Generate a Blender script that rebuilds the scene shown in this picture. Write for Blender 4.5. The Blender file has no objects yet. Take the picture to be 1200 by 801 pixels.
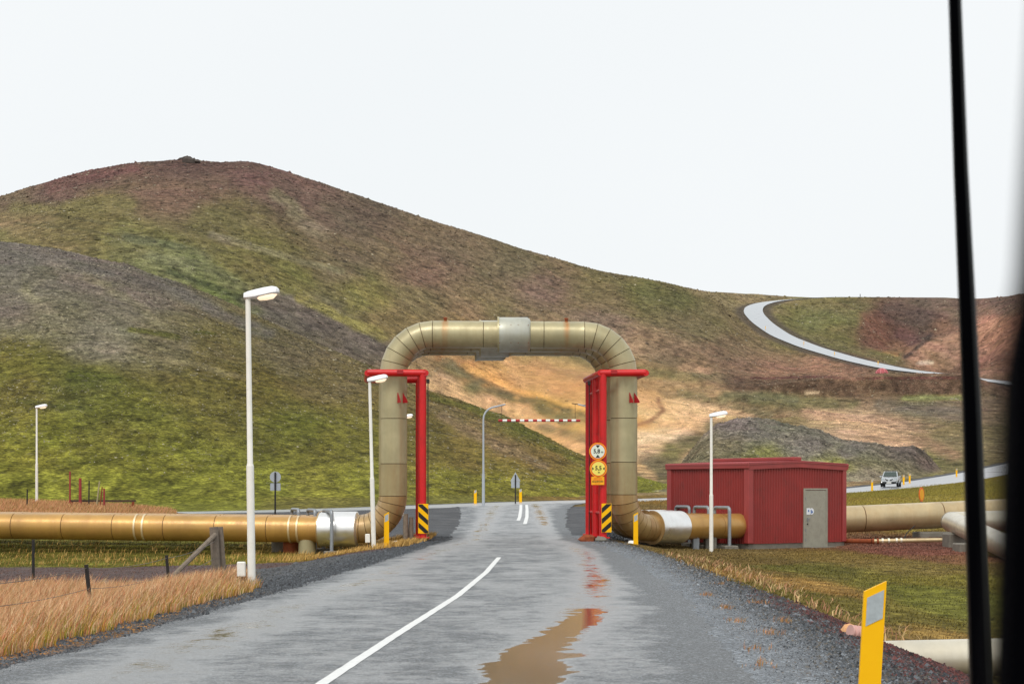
import bpy, math, random
import numpy as np
from mathutils import Vector
random.seed(7); rng = np.random.default_rng(7)
S = bpy.context.scene
COL = S.collection
R = math.radians

# ---------------------------------------------------------------- camera
F = 2100.0            # focal length in photograph pixels (1200 wide)
EYE = 1.65
HY = 574.0            # photograph row of the eye level
cam_d = bpy.data.cameras.new('camera'); cam = bpy.data.objects.new('camera', cam_d); COL.objects.link(cam)
cam.location = (0, 0, EYE); cam.rotation_euler = (R(90), 0, 0)
cam_d.sensor_width = 36; cam_d.lens = 36 * F / 1200
cam_d.shift_y = (HY - 400.5) / 1200
cam_d.clip_start = 0.05; cam_d.clip_end = 9000
cam_d.dof.use_dof = True; cam_d.dof.focus_distance = 60; cam_d.dof.aperture_fstop = 11
S.camera = cam
# ---------------------------------------------------------------- sky, sun, exposure
W = bpy.data.worlds.new('World'); S.world = W; W.use_nodes = True
nt = W.node_tree; nt.nodes.clear()
SUN_EL, SUN_ROT = R(52), R(200)
sky = nt.nodes.new('ShaderNodeTexSky'); sky.sky_type = 'NISHITA'; sky.sun_disc = False
sky.sun_elevation = SUN_EL; sky.sun_rotation = SUN_ROT; sky.air_density = 1.0; sky.dust_density = 6; sky.ozone_density = 1
bg1 = nt.nodes.new('ShaderNodeBackground'); bg1.inputs[1].default_value = 0.05
bg2 = nt.nodes.new('ShaderNodeBackground'); bg2.inputs[1].default_value = 0.93
# overcast cloud deck: soft, nearly even grey white
tc = nt.nodes.new('ShaderNodeTexCoord'); no = nt.nodes.new('ShaderNodeTexNoise'); no.inputs['Scale'].default_value = 1.3
no.inputs['Detail'].default_value = 3
cr = nt.nodes.new('ShaderNodeValToRGB'); cr.color_ramp.elements[0].position = .3; cr.color_ramp.elements[1].position = .7
cr.color_ramp.elements[0].color = (0.875, 0.915, 0.935, 1); cr.color_ramp.elements[1].color = (0.955, 0.98, 0.99, 1)
add = nt.nodes.new('ShaderNodeAddShader'); out = nt.nodes.new('ShaderNodeOutputWorld')
L = nt.links.new
L(tc.outputs['Generated'], no.inputs['Vector']); L(no.outputs[0], cr.inputs[0]); L(cr.outputs[0], bg2.inputs[0])
mixsky = nt.nodes.new('ShaderNodeMixShader'); mixsky.inputs[0].default_value = 0.9
L(sky.outputs[0], bg1.inputs[0]); L(bg1.outputs[0], mixsky.inputs[1]); L(bg2.outputs[0], mixsky.inputs[2]); L(mixsky.outputs[0], out.inputs[0])
sd = bpy.data.lights.new('sun', 'SUN'); sd.energy = 1.5; sd.angle = R(25); sd.color = (1, .96, .9)
so = bpy.data.objects.new('sun', sd); COL.objects.link(so)
# sun behind the camera to the left, through cloud
so.rotation_euler = Vector((math.sin(SUN_ROT) * math.cos(SUN_EL), math.cos(SUN_ROT) * math.cos(SUN_EL), math.sin(SUN_EL))).to_track_quat('Z', 'Y').to_euler()
S.view_settings.view_transform = 'Standard'; S.view_settings.look = 'None'
S.view_settings.exposure = 0.2; S.view_settings.gamma = 1
S.cycles.max_bounces = 5; S.cycles.diffuse_bounces = 2; S.cycles.glossy_bounces = 3
S.cycles.use_denoising = True

# ---------------------------------------------------------------- helpers: noise, colour
def lin(c):
    c = np.asarray(c, float) / 255.
    return np.where(c <= .04045, c / 12.92, ((c + .055) / 1.055) ** 2.4)
def h2(ix, iy, s):
    n = (ix.astype(np.int64) * 374761393 + iy.astype(np.int64) * 668265263 + s * 974634777) & 0xffffffff
    n = ((n ^ (n >> 13)) * 1274126177) & 0xffffffff
    return ((n ^ (n >> 16)) & 0xffff) / 65535.
def vn(x, y, s=0):
    x = np.asarray(x, float); y = np.asarray(y, float)
    ix = np.floor(x); iy = np.floor(y); fx = x - ix; fy = y - iy
    fx = fx * fx * (3 - 2 * fx); fy = fy * fy * (3 - 2 * fy)
    ix = ix.astype(np.int64); iy = iy.astype(np.int64)
    return (h2(ix, iy, s) * (1 - fx) + h2(ix + 1, iy, s) * fx) * (1 - fy) + (h2(ix, iy + 1, s) * (1 - fx) + h2(ix + 1, iy + 1, s) * fx) * fy
def fbm(x, y, s=0, o=4):
    v = 0; a = .5; t = 0
    for i in range(o):
        v = v + a * vn(x * 2 ** i + 13.7 * i, y * 2 ** i - 7.3 * i, s + i); t += a; a *= .55
    return v / t * 2 - 1
def sm(a, b, x):
    t = np.clip((x - a) / (b - a), 0, 1); return t * t * (3 - 2 * t)

# ---------------------------------------------------------------- the lie of the land
# columns of the country beyond the gate, by bearing (photograph column) : (distance, photograph row)
def pz(py, d): return EYE + (HY - py) * d / F
ROAD = [(-900, 603, 104), (-300, 603, 106), (0, 602, 110), (250, 600, 113), (440, 597, 116), (520, 591, 122), (600, 588.5, 128), (670, 587, 134), (760, 585, 146), (850, 582.5, 157),
        (920, 579, 168), (1000, 574.5, 180), (1044, 570.5, 190), (1100, 563.5, 212), (1150, 555, 245), (1200, 544, 290), (1260, 528, 350), (1400, 500, 450), (2100, 470, 600)]
rpx = np.array([r[0] for r in ROAD], float); rz = np.array([pz(r[1], r[2]) for r in ROAD]); rd = np.array([r[2] for r in ROAD], float)
def ncol(px):
    z72 = np.interp(px, [-900, 150, 250, 350, 440, 520, 600, 670, 760, 850, 1000, 1100, 1200, 2100], [.1, .1, -.05, -.15, -.05, .05, .1, .1, -.1, -.35, -.3, -.2, -.1, 0])
    z92 = np.interp(px, [-900, 60, 150, 250, 350, 440, 520, 600, 670, 760, 850, 1000, 1100, 1200, 2100], [1, 1, .72, .25, .1, .2, .35, .42, .42, .4, .45, .8, .9, 1.1, 1.5])
    d = np.interp(px, rpx, rd); z = np.interp(px, rpx, rz)
    return [(60, z72 - .1), (72, z72), (92, z92), (d, z), (d + 9, z + .15), (d + 14, z + .5)]
FAR = {
 -900: [(450, 420), (600, 330), (950, 290), (1250, 300)],
 -300: [(450, 400), (600, 300), (950, 280), (1250, 290)],
 0: [(450, 335), (600, 272), (950, 231), (1250, 240)],
 100: [(450, 345), (600, 262), (800, 222), (950, 199), (1250, 215)],
 160: [(450, 355), (600, 266), (800, 216), (950, 188), (1250, 205)],
 215: [(450, 370), (600, 275), (800, 217), (950, 183.5), (1250, 200)],
 262: [(450, 385), (600, 287), (800, 222), (950, 188.5), (1250, 204)],
 288: [(450, 393), (600, 296), (800, 227), (950, 185), (1250, 200)],
 310: [(450, 402), (600, 303), (800, 230), (950, 190), (1250, 206)],
 400: [(450, 440), (600, 342), (800, 265), (950, 220.5), (1250, 235)],
 500: [(450, 475), (600, 385), (800, 305), (950, 256), (1250, 270)],
 600: [(300, 560), (450, 508), (600, 424), (800, 338), (950, 288.5), (1250, 300)],
 700: [(200, 575), (300, 550), (450, 500), (600, 437), (800, 363), (950, 316), (1250, 325)],
 784: [(200, 573), (300, 552), (450, 500), (600, 447), (800, 376), (950, 329.5), (1150, 341), (1500, 350)],
 850: [(250, 562), (300, 545), (450, 497), (600, 461), (615, 450), (700, 425), (850, 385), (950, 352), (1000, 349), (1150, 341.5), (1500, 350)],
 875: [(250, 560), (300, 545), (450, 497), (600, 462), (615, 448), (690, 436), (850, 398), (980, 370), (1060, 356), (1150, 343), (1500, 352)],
 920: [(220, 566), (300, 543), (450, 500), (600, 463), (615, 446), (690, 443), (800, 424), (920, 396), (1000, 372), (1100, 353), (1150, 347), (1500, 356)],
 1000: [(220, 562), (300, 546), (450, 500), (600, 463), (615, 441), (690, 440.5), (790, 422), (870, 410), (1000, 375), (1100, 354), (1150, 348.5), (1500, 358)],
 1060: [(230, 560), (300, 548), (450, 503), (600, 463), (615, 440), (690, 440), (740, 433), (870, 417), (1000, 388), (1100, 358), (1150, 349.5), (1500, 358)],
 1100: [(240, 556), (300, 545), (450, 503), (600, 464), (615, 440), (690, 439), (760, 430), (870, 404), (1000, 384), (1100, 358), (1150, 350), (1500, 358)],
 1150: [(300, 545), (450, 503), (600, 465), (615, 441), (680, 443), (750, 425), (850, 388), (950, 364), (1100, 352), (1150, 349.5), (1500, 358)],
 1200: [(340, 535), (450, 500), (600, 468), (615, 446), (660, 450), (720, 425), (820, 385), (900, 355), (1000, 343), (1150, 345), (1500, 355)],
 1400: [(520, 470), (650, 440), (850, 360), (1000, 325), (1150, 328), (1500, 345)],
 2100: [(700, 460), (850, 350), (1150, 310), (1500, 330)],
}
FAR[-1600] = FAR[-900]; FAR[2900] = [(700, 460), (850, 350), (1150, 310), (1500, 330)]
DG = np.exp(np.linspace(np.log(60), np.log(4000), 700)); LD = np.log(DG)
KX = sorted(FAR); TAB = []
for k in KX:
    pts = ncol(k) + [(d, pz(p, d)) for d, p in FAR[k]]
    ld, lz = pts[-1]; pts.append((4000, lz - 10))
    TAB.append(np.interp(DG, [p[0] for p in pts], [p[1] for p in pts]))
TAB = np.array(TAB)
PXG = np.arange(-1600, 2901, 5.0)
T2 = np.empty((len(PXG), len(DG)))
for j in range(len(DG)):
    # smooth (pchip-like) interpolation over bearing
    T2[:, j] = np.interp(PXG, KX, TAB[:, j])
def gsm(a, sig, ax):
    k = np.exp(-.5 * (np.arange(-3 * sig, 3 * sig + 1) / sig) ** 2); k /= k.sum(); n = len(k) // 2
    a = np.moveaxis(a, ax, 0); p = np.concatenate([np.repeat(a[:1], n, 0), a, np.repeat(a[-1:], n, 0)])
    o = sum(k[i] * p[i:i + len(a)] for i in range(len(k)))
    return np.moveaxis(o, 0, ax)
T2s = gsm(T2, 5, 0); T2f = gsm(T2, 2, 0); wk_ = sm(700, 820, DG)[None, :]; T2 = T2s * (1 - wk_) + T2f * wk_
# exact near road columns again (they vary faster)
T3 = gsm(T2, 3, 1); wd = (sm(150, 260, DG) * (1 - sm(540, 580, DG)) + sm(640, 720, DG))[None, :]; T2 = T2 * (1 - wd) + T3 * wd
def far(px, d):
    u = np.clip((px + 1600) / 5, 0, len(PXG) - 1.001); v = np.clip((np.log(d) - LD[0]) / (LD[1] - LD[0]), 0, len(DG) - 1.001)
    i = u.astype(int); j = v.astype(int); a = u - i; b = v - j
    return (T2[i, j] * (1 - a) + T2[i + 1, j] * a) * (1 - b) + (T2[i, j + 1] * (1 - a) + T2[i + 1, j + 1] * a) * b
AC = np.array([(-1600, 330), (-900, 310), (-300, 286), (0, 282), (60, 288), (100, 296), (150, 308), (206, 329), (262, 354), (318, 380), (380, 408), (443, 434), (505, 458), (531, 467), (568, 479), (600, 490), (633, 508), (687, 536), (720, 550), (747, 560), (784, 570), (830, 586), (900, 600), (2900, 640)], float)
AD = np.array([(-1600, 400), (0, 380), (300, 330), (500, 280), (640, 240), (784, 195), (2900, 180)], float)
def hillA(px, d):
    py = np.interp(px, AC[:, 0], AC[:, 1]); dc = np.interp(px, AD[:, 0], AD[:, 1])
    df = np.interp(px, rpx, rd) + 13; zf = np.interp(px, rpx, rz) + .3; zc = pz(py, dc)
    t = (d - df) / (dc - df)
    z = zf + (zc - zf) * np.where(t < 1, t * (1.18 - .18 * t), 1 - .9 * (t - 1) ** 1.3 * 1.0)
    return np.where((t > 0) & (px < 880) & (dc > df + 8), np.where(t > 2.2, -50, z), -50)
MC = np.array([(740, 620), (770, 575), (800, 540), (822, 512), (840, 497), (860, 492), (890, 490), (930, 498), (960, 506), (990, 515), (1030, 521), (1070, 520), (1085, 524), (1100, 540), (1115, 560), (1130, 585)], float)
def hillM(px, d):
    py = np.interp(px, MC[:, 0], MC[:, 1]) + 1.5 * fbm(px / 12., px * 0, 91); dc = 262 + 6 * fbm(px / 60., px * 0, 5)
    df = np.interp(px, rpx, rd) + 22; zf = np.interp(px, rpx, rz) + .4; zc = pz(py, dc)
    t = (d - df) / (dc - df)
    pr = .28 * np.clip(t / .55, 0, 1) + .72 * np.clip((t - .35) / .65, 0, 1) ** 1.1
    z = np.where(t < 1, zf + (zc - zf) * pr, zc - (d - dc) * .5)
    return np.where((px > 760) & (px < 1130) & (t > 0) & (d < 330), z, -50)

# near ground, by world x and y
NX = [-60, -20, -12, -8, -6, -4.9, -4.2, -3.6, -2.6, 2.6, 3.4, 4.2, 5.2, 6.5, 8.5, 12, 20, 60]
NY = [-60, 0, 14, 22, 30, 38, 45, 52, 60, 72]
NZ = [
 [-.9, -.8, -.6, -.35, -.2, -.1, -.05, 0, 0, 0, 0, -.05, -.3, -.7, -.9, -1.0, -1.0, -1.0],
 [-.9, -.8, -.6, -.35, -.2, -.1, -.05, 0, 0, 0, 0, -.05, -.3, -.7, -.9, -1.0, -1.0, -1.0],
 [-.9, -.8, -.6, -.35, -.2, -.08, 0, 0, 0, 0, 0, -.08, -.4, -.8, -1.0, -1.0, -1.0, -1.0],
 [-.95, -.85, -.65, -.4, -.28, -.12, -.02, 0, 0, 0, 0, -.2, -.6, -.85, -.95, -.95, -1.0, -1.0],
 [-.95, -.85, -.7, -.5, -.34, -.2, -.06, 0, 0, 0, 0, -.15, -.4, -.6, -.8, -.85, -.9, -.95],
 [-.95, -.8, -.7, -.55, -.36, -.22, -.06, -.0, 0, 0, -.02, -.12, -.3, -.45, -.62, -.7, -.8, -.9],
 [-.9, -.75, -.6, -.48, -.3, -.18, -.06, -.02, 0, 0, -.02, -.12, -.28, -.38, -.5, -.58, -.65, -.8],
 [-.9, -.7, -.6, -.5, -.4, -.28, -.2, -.12, 0, 0, -.06, -.18, -.3, -.4, -.42, -.46, -.55, -.7],
 [-.85, -.6, -.55, -.52, -.5, -.45, -.4, -.3, 0, 0, -.25, -.3, -.38, -.42, -.42, -.42, -.45, -.6],
 [.1, .1, 0, -.05, -.1, -.1, -.1, -.05, .03, .03, -.1, -.2, -.3, -.36, -.42, -.42, -.4, -.4],
]
NZ = np.array(NZ)
def near(x, y):
    u = np.interp(x, NX, np.arange(len(NX))); v = np.interp(y, NY, np.arange(len(NY)))
    i = np.minimum(u.astype(int), len(NX) - 2); j = np.minimum(v.astype(int), len(NY) - 2); a = u - i; b = v - j
    return (NZ[j, i] * (1 - a) + NZ[j, i + 1] * a) * (1 - b) + (NZ[j + 1, i] * (1 - a) + NZ[j + 1, i + 1] * a) * b
# the near road: centre line, edges, height
RY = [-60, 0, 15.3, 20, 28, 36, 44, 52, 60, 75, 90, 105, 118, 128]
RXC = [-4, -2.3, -1.62, -1.35, -.85, -.52, -.32, -.15, -.02, .3, .55, .68, .75, .8]
RXL = [-7.4, -5.7, -4.95, -4.6, -4.05, -3.6, -3.1, -2.7, -2.25, -2.35, -2.6, -3.0, -3.9, -5]
RXR = [-.3, 1.5, 2.2, 2.45, 2.75, 2.9, 3.0, 2.8, 2.2, 2.3, 2.7, 3.3, 4.2, 5.2]
def rxl(y): return np.interp(y, RY, RXL)
def rxr(y): return np.interp(y, RY, RXR)
def rxc(y): return np.interp(y, RY, RXC)
def zroad(y): return .8 * sm(58, 132, y) ** 1.0
def strip_pts(rows): return np.array([((p - 600) * d / F, d, pz(q, d)) for p, q, d in rows])
FROAD = [(1290, 470, 560), (1230, 457, 610), (1200, 450.5, 640), (1165, 446, 662), (1130, 443, 680), (1100, 438, 700), (1050, 432.5, 735), (1000, 421.5, 790), (950, 407, 850), (915, 393, 905),
         (893, 378, 955), (882, 366, 1000), (884, 358.5, 1040), (900, 353.5, 1075), (930, 350.3, 1105), (965, 348.7, 1130), (1010, 349, 1150), (1100, 349.5, 1190)]
def resample(P, step):
    s = np.r_[0, np.cumsum(np.linalg.norm(np.diff(P[:, :2], axis=0), axis=1))]
    t = np.arange(0, s[-1], step); Q = np.stack([np.interp(t, s, P[:, k]) for k in range(3)], 1)
    n = max(3, int(12 / step)); 
    if step >= 3: n = 3
    ker = np.ones(2 * n + 1) / (2 * n + 1)
    Qp = np.concatenate([np.repeat(Q[:1], n, 0), Q, np.repeat(Q[-1:], n, 0)])
    return np.stack([np.convolve(Qp[:, k], ker, 'valid') for k in range(3)], 1)
MAINR = resample(strip_pts(ROAD), 4.0); FARR = resample(strip_pts(FROAD), 5.0)
def flatten(x, y, z, P, w, f, drop):
    best = np.full(x.shape, 1e9); bz = np.zeros(x.shape)
    for i in range(len(P) - 1):
        a = P[i]; b = P[i + 1]; dx, dy = b[0] - a[0], b[1] - a[1]; l2 = dx * dx + dy * dy
        t = np.clip(((x - a[0]) * dx + (y - a[1]) * dy) / l2, 0, 1)
        q = (x - a[0] - t * dx) ** 2 + (y - a[1] - t * dy) ** 2
        m = q < best; best = np.where(m, q, best); bz = np.where(m, a[2] + t * (b[2] - a[2]), bz)
    dist = np.sqrt(best); k = 1 - sm(w, w + f, dist)
    return z * (1 - k) + (bz - drop) * k, dist
def terrain(x, y, full=False):
    x = np.asarray(x, float); y = np.asarray(y, float); sh = x.shape; x = x.ravel(); y = y.ravel()
    yy = np.maximum(y, 60.); px = 600 + F * x / yy
    zf = far(px, yy); lay = np.zeros(x.shape, int)
    # relief of the back country
    g = sm(250, 500, yy); sand = np.exp(-((px - 700) / 170) ** 2) * sm(280, 420, yy) * (1 - sm(600, 760, yy))
    rid = 1 - np.abs(fbm(x / 60 + y / 260, y / 130 - x / 300, 41, 2)) * 2
    zf = zf + g * (1.6 * fbm(x / 60, y / 60, 3) + .35 * fbm(x / 9, y / 9, 4)) + sand * 9.0 * (rid - .7)
    red = np.exp(-((px - 1110) / 70) ** 2) * sm(700, 800, yy) * (1 - sm(1000, 1100, yy))
    zf = zf - red * 13 * np.clip(1 - np.abs(fbm((x - .35 * y) / 60, y / 260, 45, 2)) * 2.2, 0, 1)
    za = hillA(px, yy); m = za > -40
    za = np.where(m, za + sm(130, 220, yy) * (.9 * fbm(x / 40, y / 50, 11) + .22 * fbm(x / 5, y / 5, 12)), za)
    zm = hillM(px, yy); zm = np.where(zm > -40, zm + .35 * fbm(x / 4, y / 4, 21) + .5 * fbm(x / 14, y / 14, 22), zm)
    z = zf.copy(); k = za > z; z[k] = za[k]; lay[k] = 1; k = zm > z; z[k] = zm[k]; lay[k] = 2
    # near
    zn = near(x, np.minimum(y, 72.)); w = sm(62, 74, y); z = zn * (1 - w) + z * w
    off = np.maximum(rxl(y) - x, x - rxr(y))
    z = z + sm(0.8, 4, off) * .05 * fbm(x / 1.3, y / 1.3, 31) * (y < 160) + sm(2, 7, off) * .09 * fbm(x / 5, y / 5, 32) * (y < 120)
    # the road bed
    k = (1 - sm(.4, 3.2, off)) * (1 - sm(112, 126, y)); z = z * (1 - k) + (zroad(y) - .03 - .05 * sm(-.6, -.3, -np.abs(off)) * 0) * k
    mk = (y > 92) & (y < 470); dm = np.full(x.shape, 999.); df = dm.copy()
    if mk.any(): z[mk], dm[mk] = flatten(x[mk], y[mk], z[mk], MAINR, 4.2, 7, .05)
    mk = (y > 540) & (y < 1230) & (px > 780)
    if mk.any(): z[mk], df[mk] = flatten(x[mk], y[mk], z[mk], FARR, 6.5, 22, .25)
    if full: return z.reshape(sh), lay.reshape(sh), px.reshape(sh), dm.reshape(sh), df.reshape(sh)
    return z.reshape(sh)
def tz(x, y): return float(terrain(np.array([x]), np.array([y]))[0])
def at(px, d): return (px - 600) * d / F
# ---------------------------------------------------------------- materials
def nodes(name):
    m = bpy.data.materials.new(name); m.use_nodes = True; t = m.node_tree; b = t.nodes['Principled BSDF']; return m, t, b
def N(t, typ, **kw):
    n = t.nodes.new(typ)
    for k, v in kw.items():
        if k in n.inputs: n.inputs[k].default_value = v
        else: setattr(n, k, v)
    return n
def noise(t, vec, scale, detail=4, rough=.55, dist=0):
    n = N(t, 'ShaderNodeTexNoise', Scale=scale, Detail=detail, Roughness=rough, Distortion=dist); t.links.new(vec, n.inputs['Vector']); return n.outputs[0]
def ramp(t, fac, stops):
    n = N(t, 'ShaderNodeValToRGB'); e = n.color_ramp.elements
    while len(e) < len(stops): e.new(.5)
    for i, (p, c) in enumerate(stops):
        e[i].position = p; e[i].color = (c, c, c, 1) if isinstance(c, (int, float)) else (*c, 1)
    t.links.new(fac, n.inputs[0]); return n.outputs[0]
def mixc(t, a, b, fac, mode='MIX'):
    n = N(t, 'ShaderNodeMix', data_type='RGBA', blend_type=mode)
    for i, v in ((0, fac), (6, a), (7, b)):
        if isinstance(v, bpy.types.NodeSocket): t.links.new(v, n.inputs[i])
        else: n.inputs[i].default_value = v if i == 0 else (*v, 1)
    return n.outputs[2]
def bump(t, b, h, strength, dist):
    n = N(t, 'ShaderNodeBump', Strength=strength, Distance=dist); t.links.new(h, n.inputs['Height']); t.links.new(n.outputs[0], b.inputs['Normal'])
def mathn(t, op, a, b=0.):
    n = N(t, 'ShaderNodeMath', operation=op)
    for i, v in ((0, a), (1, b)):
        if isinstance(v, bpy.types.NodeSocket): t.links.new(v, n.inputs[i])
        else: n.inputs[i].default_value = v
    return n.outputs[0]
M = {}
def paint(name, srgb, rough=.5, metal=0, var=.12, vscale=3, bumpv=0, dirt=None, spec=.5):
    m, t, b = nodes(name); c = lin(srgb); o = N(t, 'ShaderNodeTexCoord').outputs['Object']
    f = noise(t, o, vscale, 6, .6)
    cc = mixc(t, tuple(c * (1 - var)), tuple(np.minimum(c * (1 + var), 1)), ramp(t, f, [(.3, 0.), (.7, 1.)]))
    if dirt is not None:
        g = noise(t, o, vscale * 2.3, 8, .7); cc = mixc(t, cc, tuple(lin(dirt)), ramp(t, g, [(.55, 0.), (.75, .75)]))
    t.links.new(cc, b.inputs['Base Color']); b.inputs['Metallic'].default_value = metal; b.inputs['Specular IOR Level'].default_value = spec
    rr = ramp(t, f, [(.2, max(rough - .08, 0.)), (.8, min(rough + .1, 1.))]); t.links.new(rr, b.inputs['Roughness'])
    if bumpv: bump(t, b, f, .5, bumpv)
    M[name] = m; return m
paint('red_paint', (205, 20, 24), .38, var=.15, vscale=2, dirt=(150, 30, 30))
paint('red_paint_faded', (150, 50, 48), .6, var=.2, vscale=3)
paint('wall_red', (142, 46, 42), .5, var=.16, vscale=1.0, dirt=(108, 48, 42))
paint('trim_red', (156, 62, 60), .4, var=.14, vscale=1.5)
paint('roof_red', (158, 66, 66), .35, var=.12, vscale=1.5)
paint('white_paint', (240, 238, 230), .45, var=.06, vscale=2, dirt=(215, 210, 198))
paint('lamp_shell', (235, 236, 238), .35, var=.03)
paint('marker_yellow', (255, 190, 0), .5, var=.04, vscale=6, spec=.25)
paint('sign_yellow', (255, 175, 10), .45, var=.04)
paint('sign_pale', (246, 228, 105), .45, var=.04)
paint('sign_orange', (235, 95, 10), .45, var=.04)
paint('sign_white', (225, 232, 215), .45, var=.04)
paint('black', (18, 18, 18), .5, var=.1)
paint('sign_grey', (172, 178, 184), .5, 0, var=.06)
paint('hut_light', (205, 130, 130), .6, var=.1)
paint('galvanised', (150, 155, 160), .45, .5, var=.12, vscale=5)
paint('dark_metal', (45, 42, 40), .6, .3, var=.2, vscale=6)
paint('reflector', (170, 178, 180), .3, var=.15, vscale=20)
paint('concrete', (120, 115, 105), .85, var=.2, vscale=3, bumpv=.02, dirt=(80, 75, 65))
paint('door_grey', (158, 155, 140), .5, .1, var=.1, vscale=4, dirt=(115, 112, 98))
paint('weathered_wood', (125, 112, 98), .85, var=.25, vscale=8, bumpv=.01, dirt=(85, 72, 60))
paint('dark_wood', (75, 58, 46), .9, var=.25, vscale=8, bumpv=.01)
paint('rust', (140, 70, 35), .8, .1, var=.25, vscale=9, dirt=(90, 45, 30))
paint('tyre', (20, 20, 20), .8); paint('car_silver', (200, 203, 205), .25, .6, var=.03); paint('plastic_dark', (22, 23, 25), .5)
paint('wire', (110, 105, 100), .5, .5)
paint('pink_rock', (225, 170, 120), .8, var=.25, vscale=8, bumpv=.02, dirt=(190, 120, 90)); paint('pink_plastic', (205, 160, 150), .5, var=.1)
paint('lava_rock', (75, 66, 60), .9, var=.3, vscale=1, bumpv=.1)
paint('line_white', (225, 226, 224), .5, var=.08, vscale=9, dirt=(150, 152, 153))
paint('hut_pink', (170, 80, 85), .6, var=.1)
paint('rubber_black', (4, 5, 6), .35, var=.4, vscale=25, dirt=(18, 22, 24), spec=.22)
paint('pillar_black', (3, 3, 5), .9, var=.3, spec=.02)
paint('sticker_white', (230, 235, 240), .4, var=.02); paint('sticker_blue', (50, 100, 170), .4, var=.02)
paint('red_dark', (170, 25, 30), .5, var=.1)
def emis(name, c, e, base=(1, 1, 1)):
    m, t, b = nodes(name); b.inputs['Base Color'].default_value = (*base, 1); b.inputs['Emission Color'].default_value = (*c, 1)
    b.inputs['Emission Strength'].default_value = e; b.inputs['Roughness'].default_value = .2; M[name] = m
emis('lamp_glow', (1, .72, .45), .8); emis('headlight', (1, .97, .9), 3)
m, t, b = nodes('glass_dark'); b.inputs['Base Color'].default_value = (.05, .07, .06, 1); b.inputs['Roughness'].default_value = .05; M['glass_dark'] = m

def cladding(name, srgb, top=None, metal=.75, rough=.36, stain=(120, 70, 30), amount=.5, axis=None, coat=.3):
    """weathered aluminium jacket of a pipe; axis = which object coordinate runs along it (for vertical weather streaks)"""
    m, t, b = nodes(name); o = N(t, 'ShaderNodeTexCoord').outputs['Object']
    mp = N(t, 'ShaderNodeMapping'); t.links.new(o, mp.inputs['Vector']); mp.inputs['Scale'].default_value = (2.2, 2.2, .35)
    f = noise(t, mp.outputs[0], 1.6, 7, .65); g = noise(t, o, .9, 5, .6); h = noise(t, o, 7, 6, .7)
    c = lin(srgb)
    cc = mixc(t, tuple(c * .82), tuple(np.minimum(c * 1.18, 1)), ramp(t, g, [(.3, 0.), (.7, 1.)]))
    cc = mixc(t, cc, tuple(lin(stain)), mathn(t, 'MULTIPLY', ramp(t, f, [(.42, 0.), (.75, 1.)]), amount))
    cc = mixc(t, cc, tuple(lin((205, 190, 150))), ramp(t, h, [(.64, 0.), (.85, .22)]))
    t.links.new(cc, b.inputs['Base Color']); b.inputs['Metallic'].default_value = metal
    t.links.new(ramp(t, f, [(.25, rough - .08), (.8, rough + .22)]), b.inputs['Roughness'])
    b.inputs['Coat Weight'].default_value = coat; b.inputs['Coat Roughness'].default_value = .2; bump(t, b, g, .12 if coat else .03, .012); M[name] = m; return m, t, b, cc, o
cladding('jacket_khaki', (178, 168, 130), metal=.36, rough=.38, stain=(150, 130, 90), amount=.35)
cladding('jacket_low', (178, 150, 102), metal=.36, rough=.37, stain=(140, 85, 35), amount=.45)
cladding('jacket_mid', (168, 154, 114), metal=.36, rough=.38, stain=(150, 118, 72), amount=.5)
cladding('jacket_gold', (190, 147, 78), metal=.36, rough=.38, stain=(165, 116, 66), amount=.4)
cladding('jacket_band', (222, 200, 160), metal=.5, rough=.4, stain=(190, 160, 110), amount=.4)
cladding('jacket_tan', (194, 174, 134), metal=.36, rough=.38, stain=(165, 125, 75), amount=.35)
cladding('jacket_silver', (245, 243, 238), metal=.92, rough=.3, stain=(215, 208, 195), amount=.1, coat=.0)
cladding('jacket_collar', (185, 185, 172), metal=.5, rough=.4, stain=(150, 145, 120), amount=.4)
cladding('jacket_white', (214, 206, 186), metal=.5, rough=.35, stain=(180, 170, 145), amount=.35)
cladding('core_dark', (112, 92, 62), metal=.2, rough=.7)
# khaki jacket with rust running down round a corroded bolt
m, t, b, cc, o = cladding('jacket_rusty', (178, 168, 130), metal=.36, rough=.38, stain=(150, 130, 90), amount=.35)
sx = N(t, 'ShaderNodeSeparateXYZ'); ge = N(t, 'ShaderNodeAttribute', attribute_name='rust'); t.links.new(o, sx.inputs[0])
nn = noise(t, o, 9, 5, .7); fr = mathn(t, 'MULTIPLY', ge.outputs['Fac'], mathn(t, 'ADD', nn, .55))
c2 = mixc(t, cc, tuple(lin((178, 112, 40))), ramp(t, fr, [(.3, 0.), (1., .8)])); t.links.new(c2, b.inputs['Base Color'])

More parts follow.
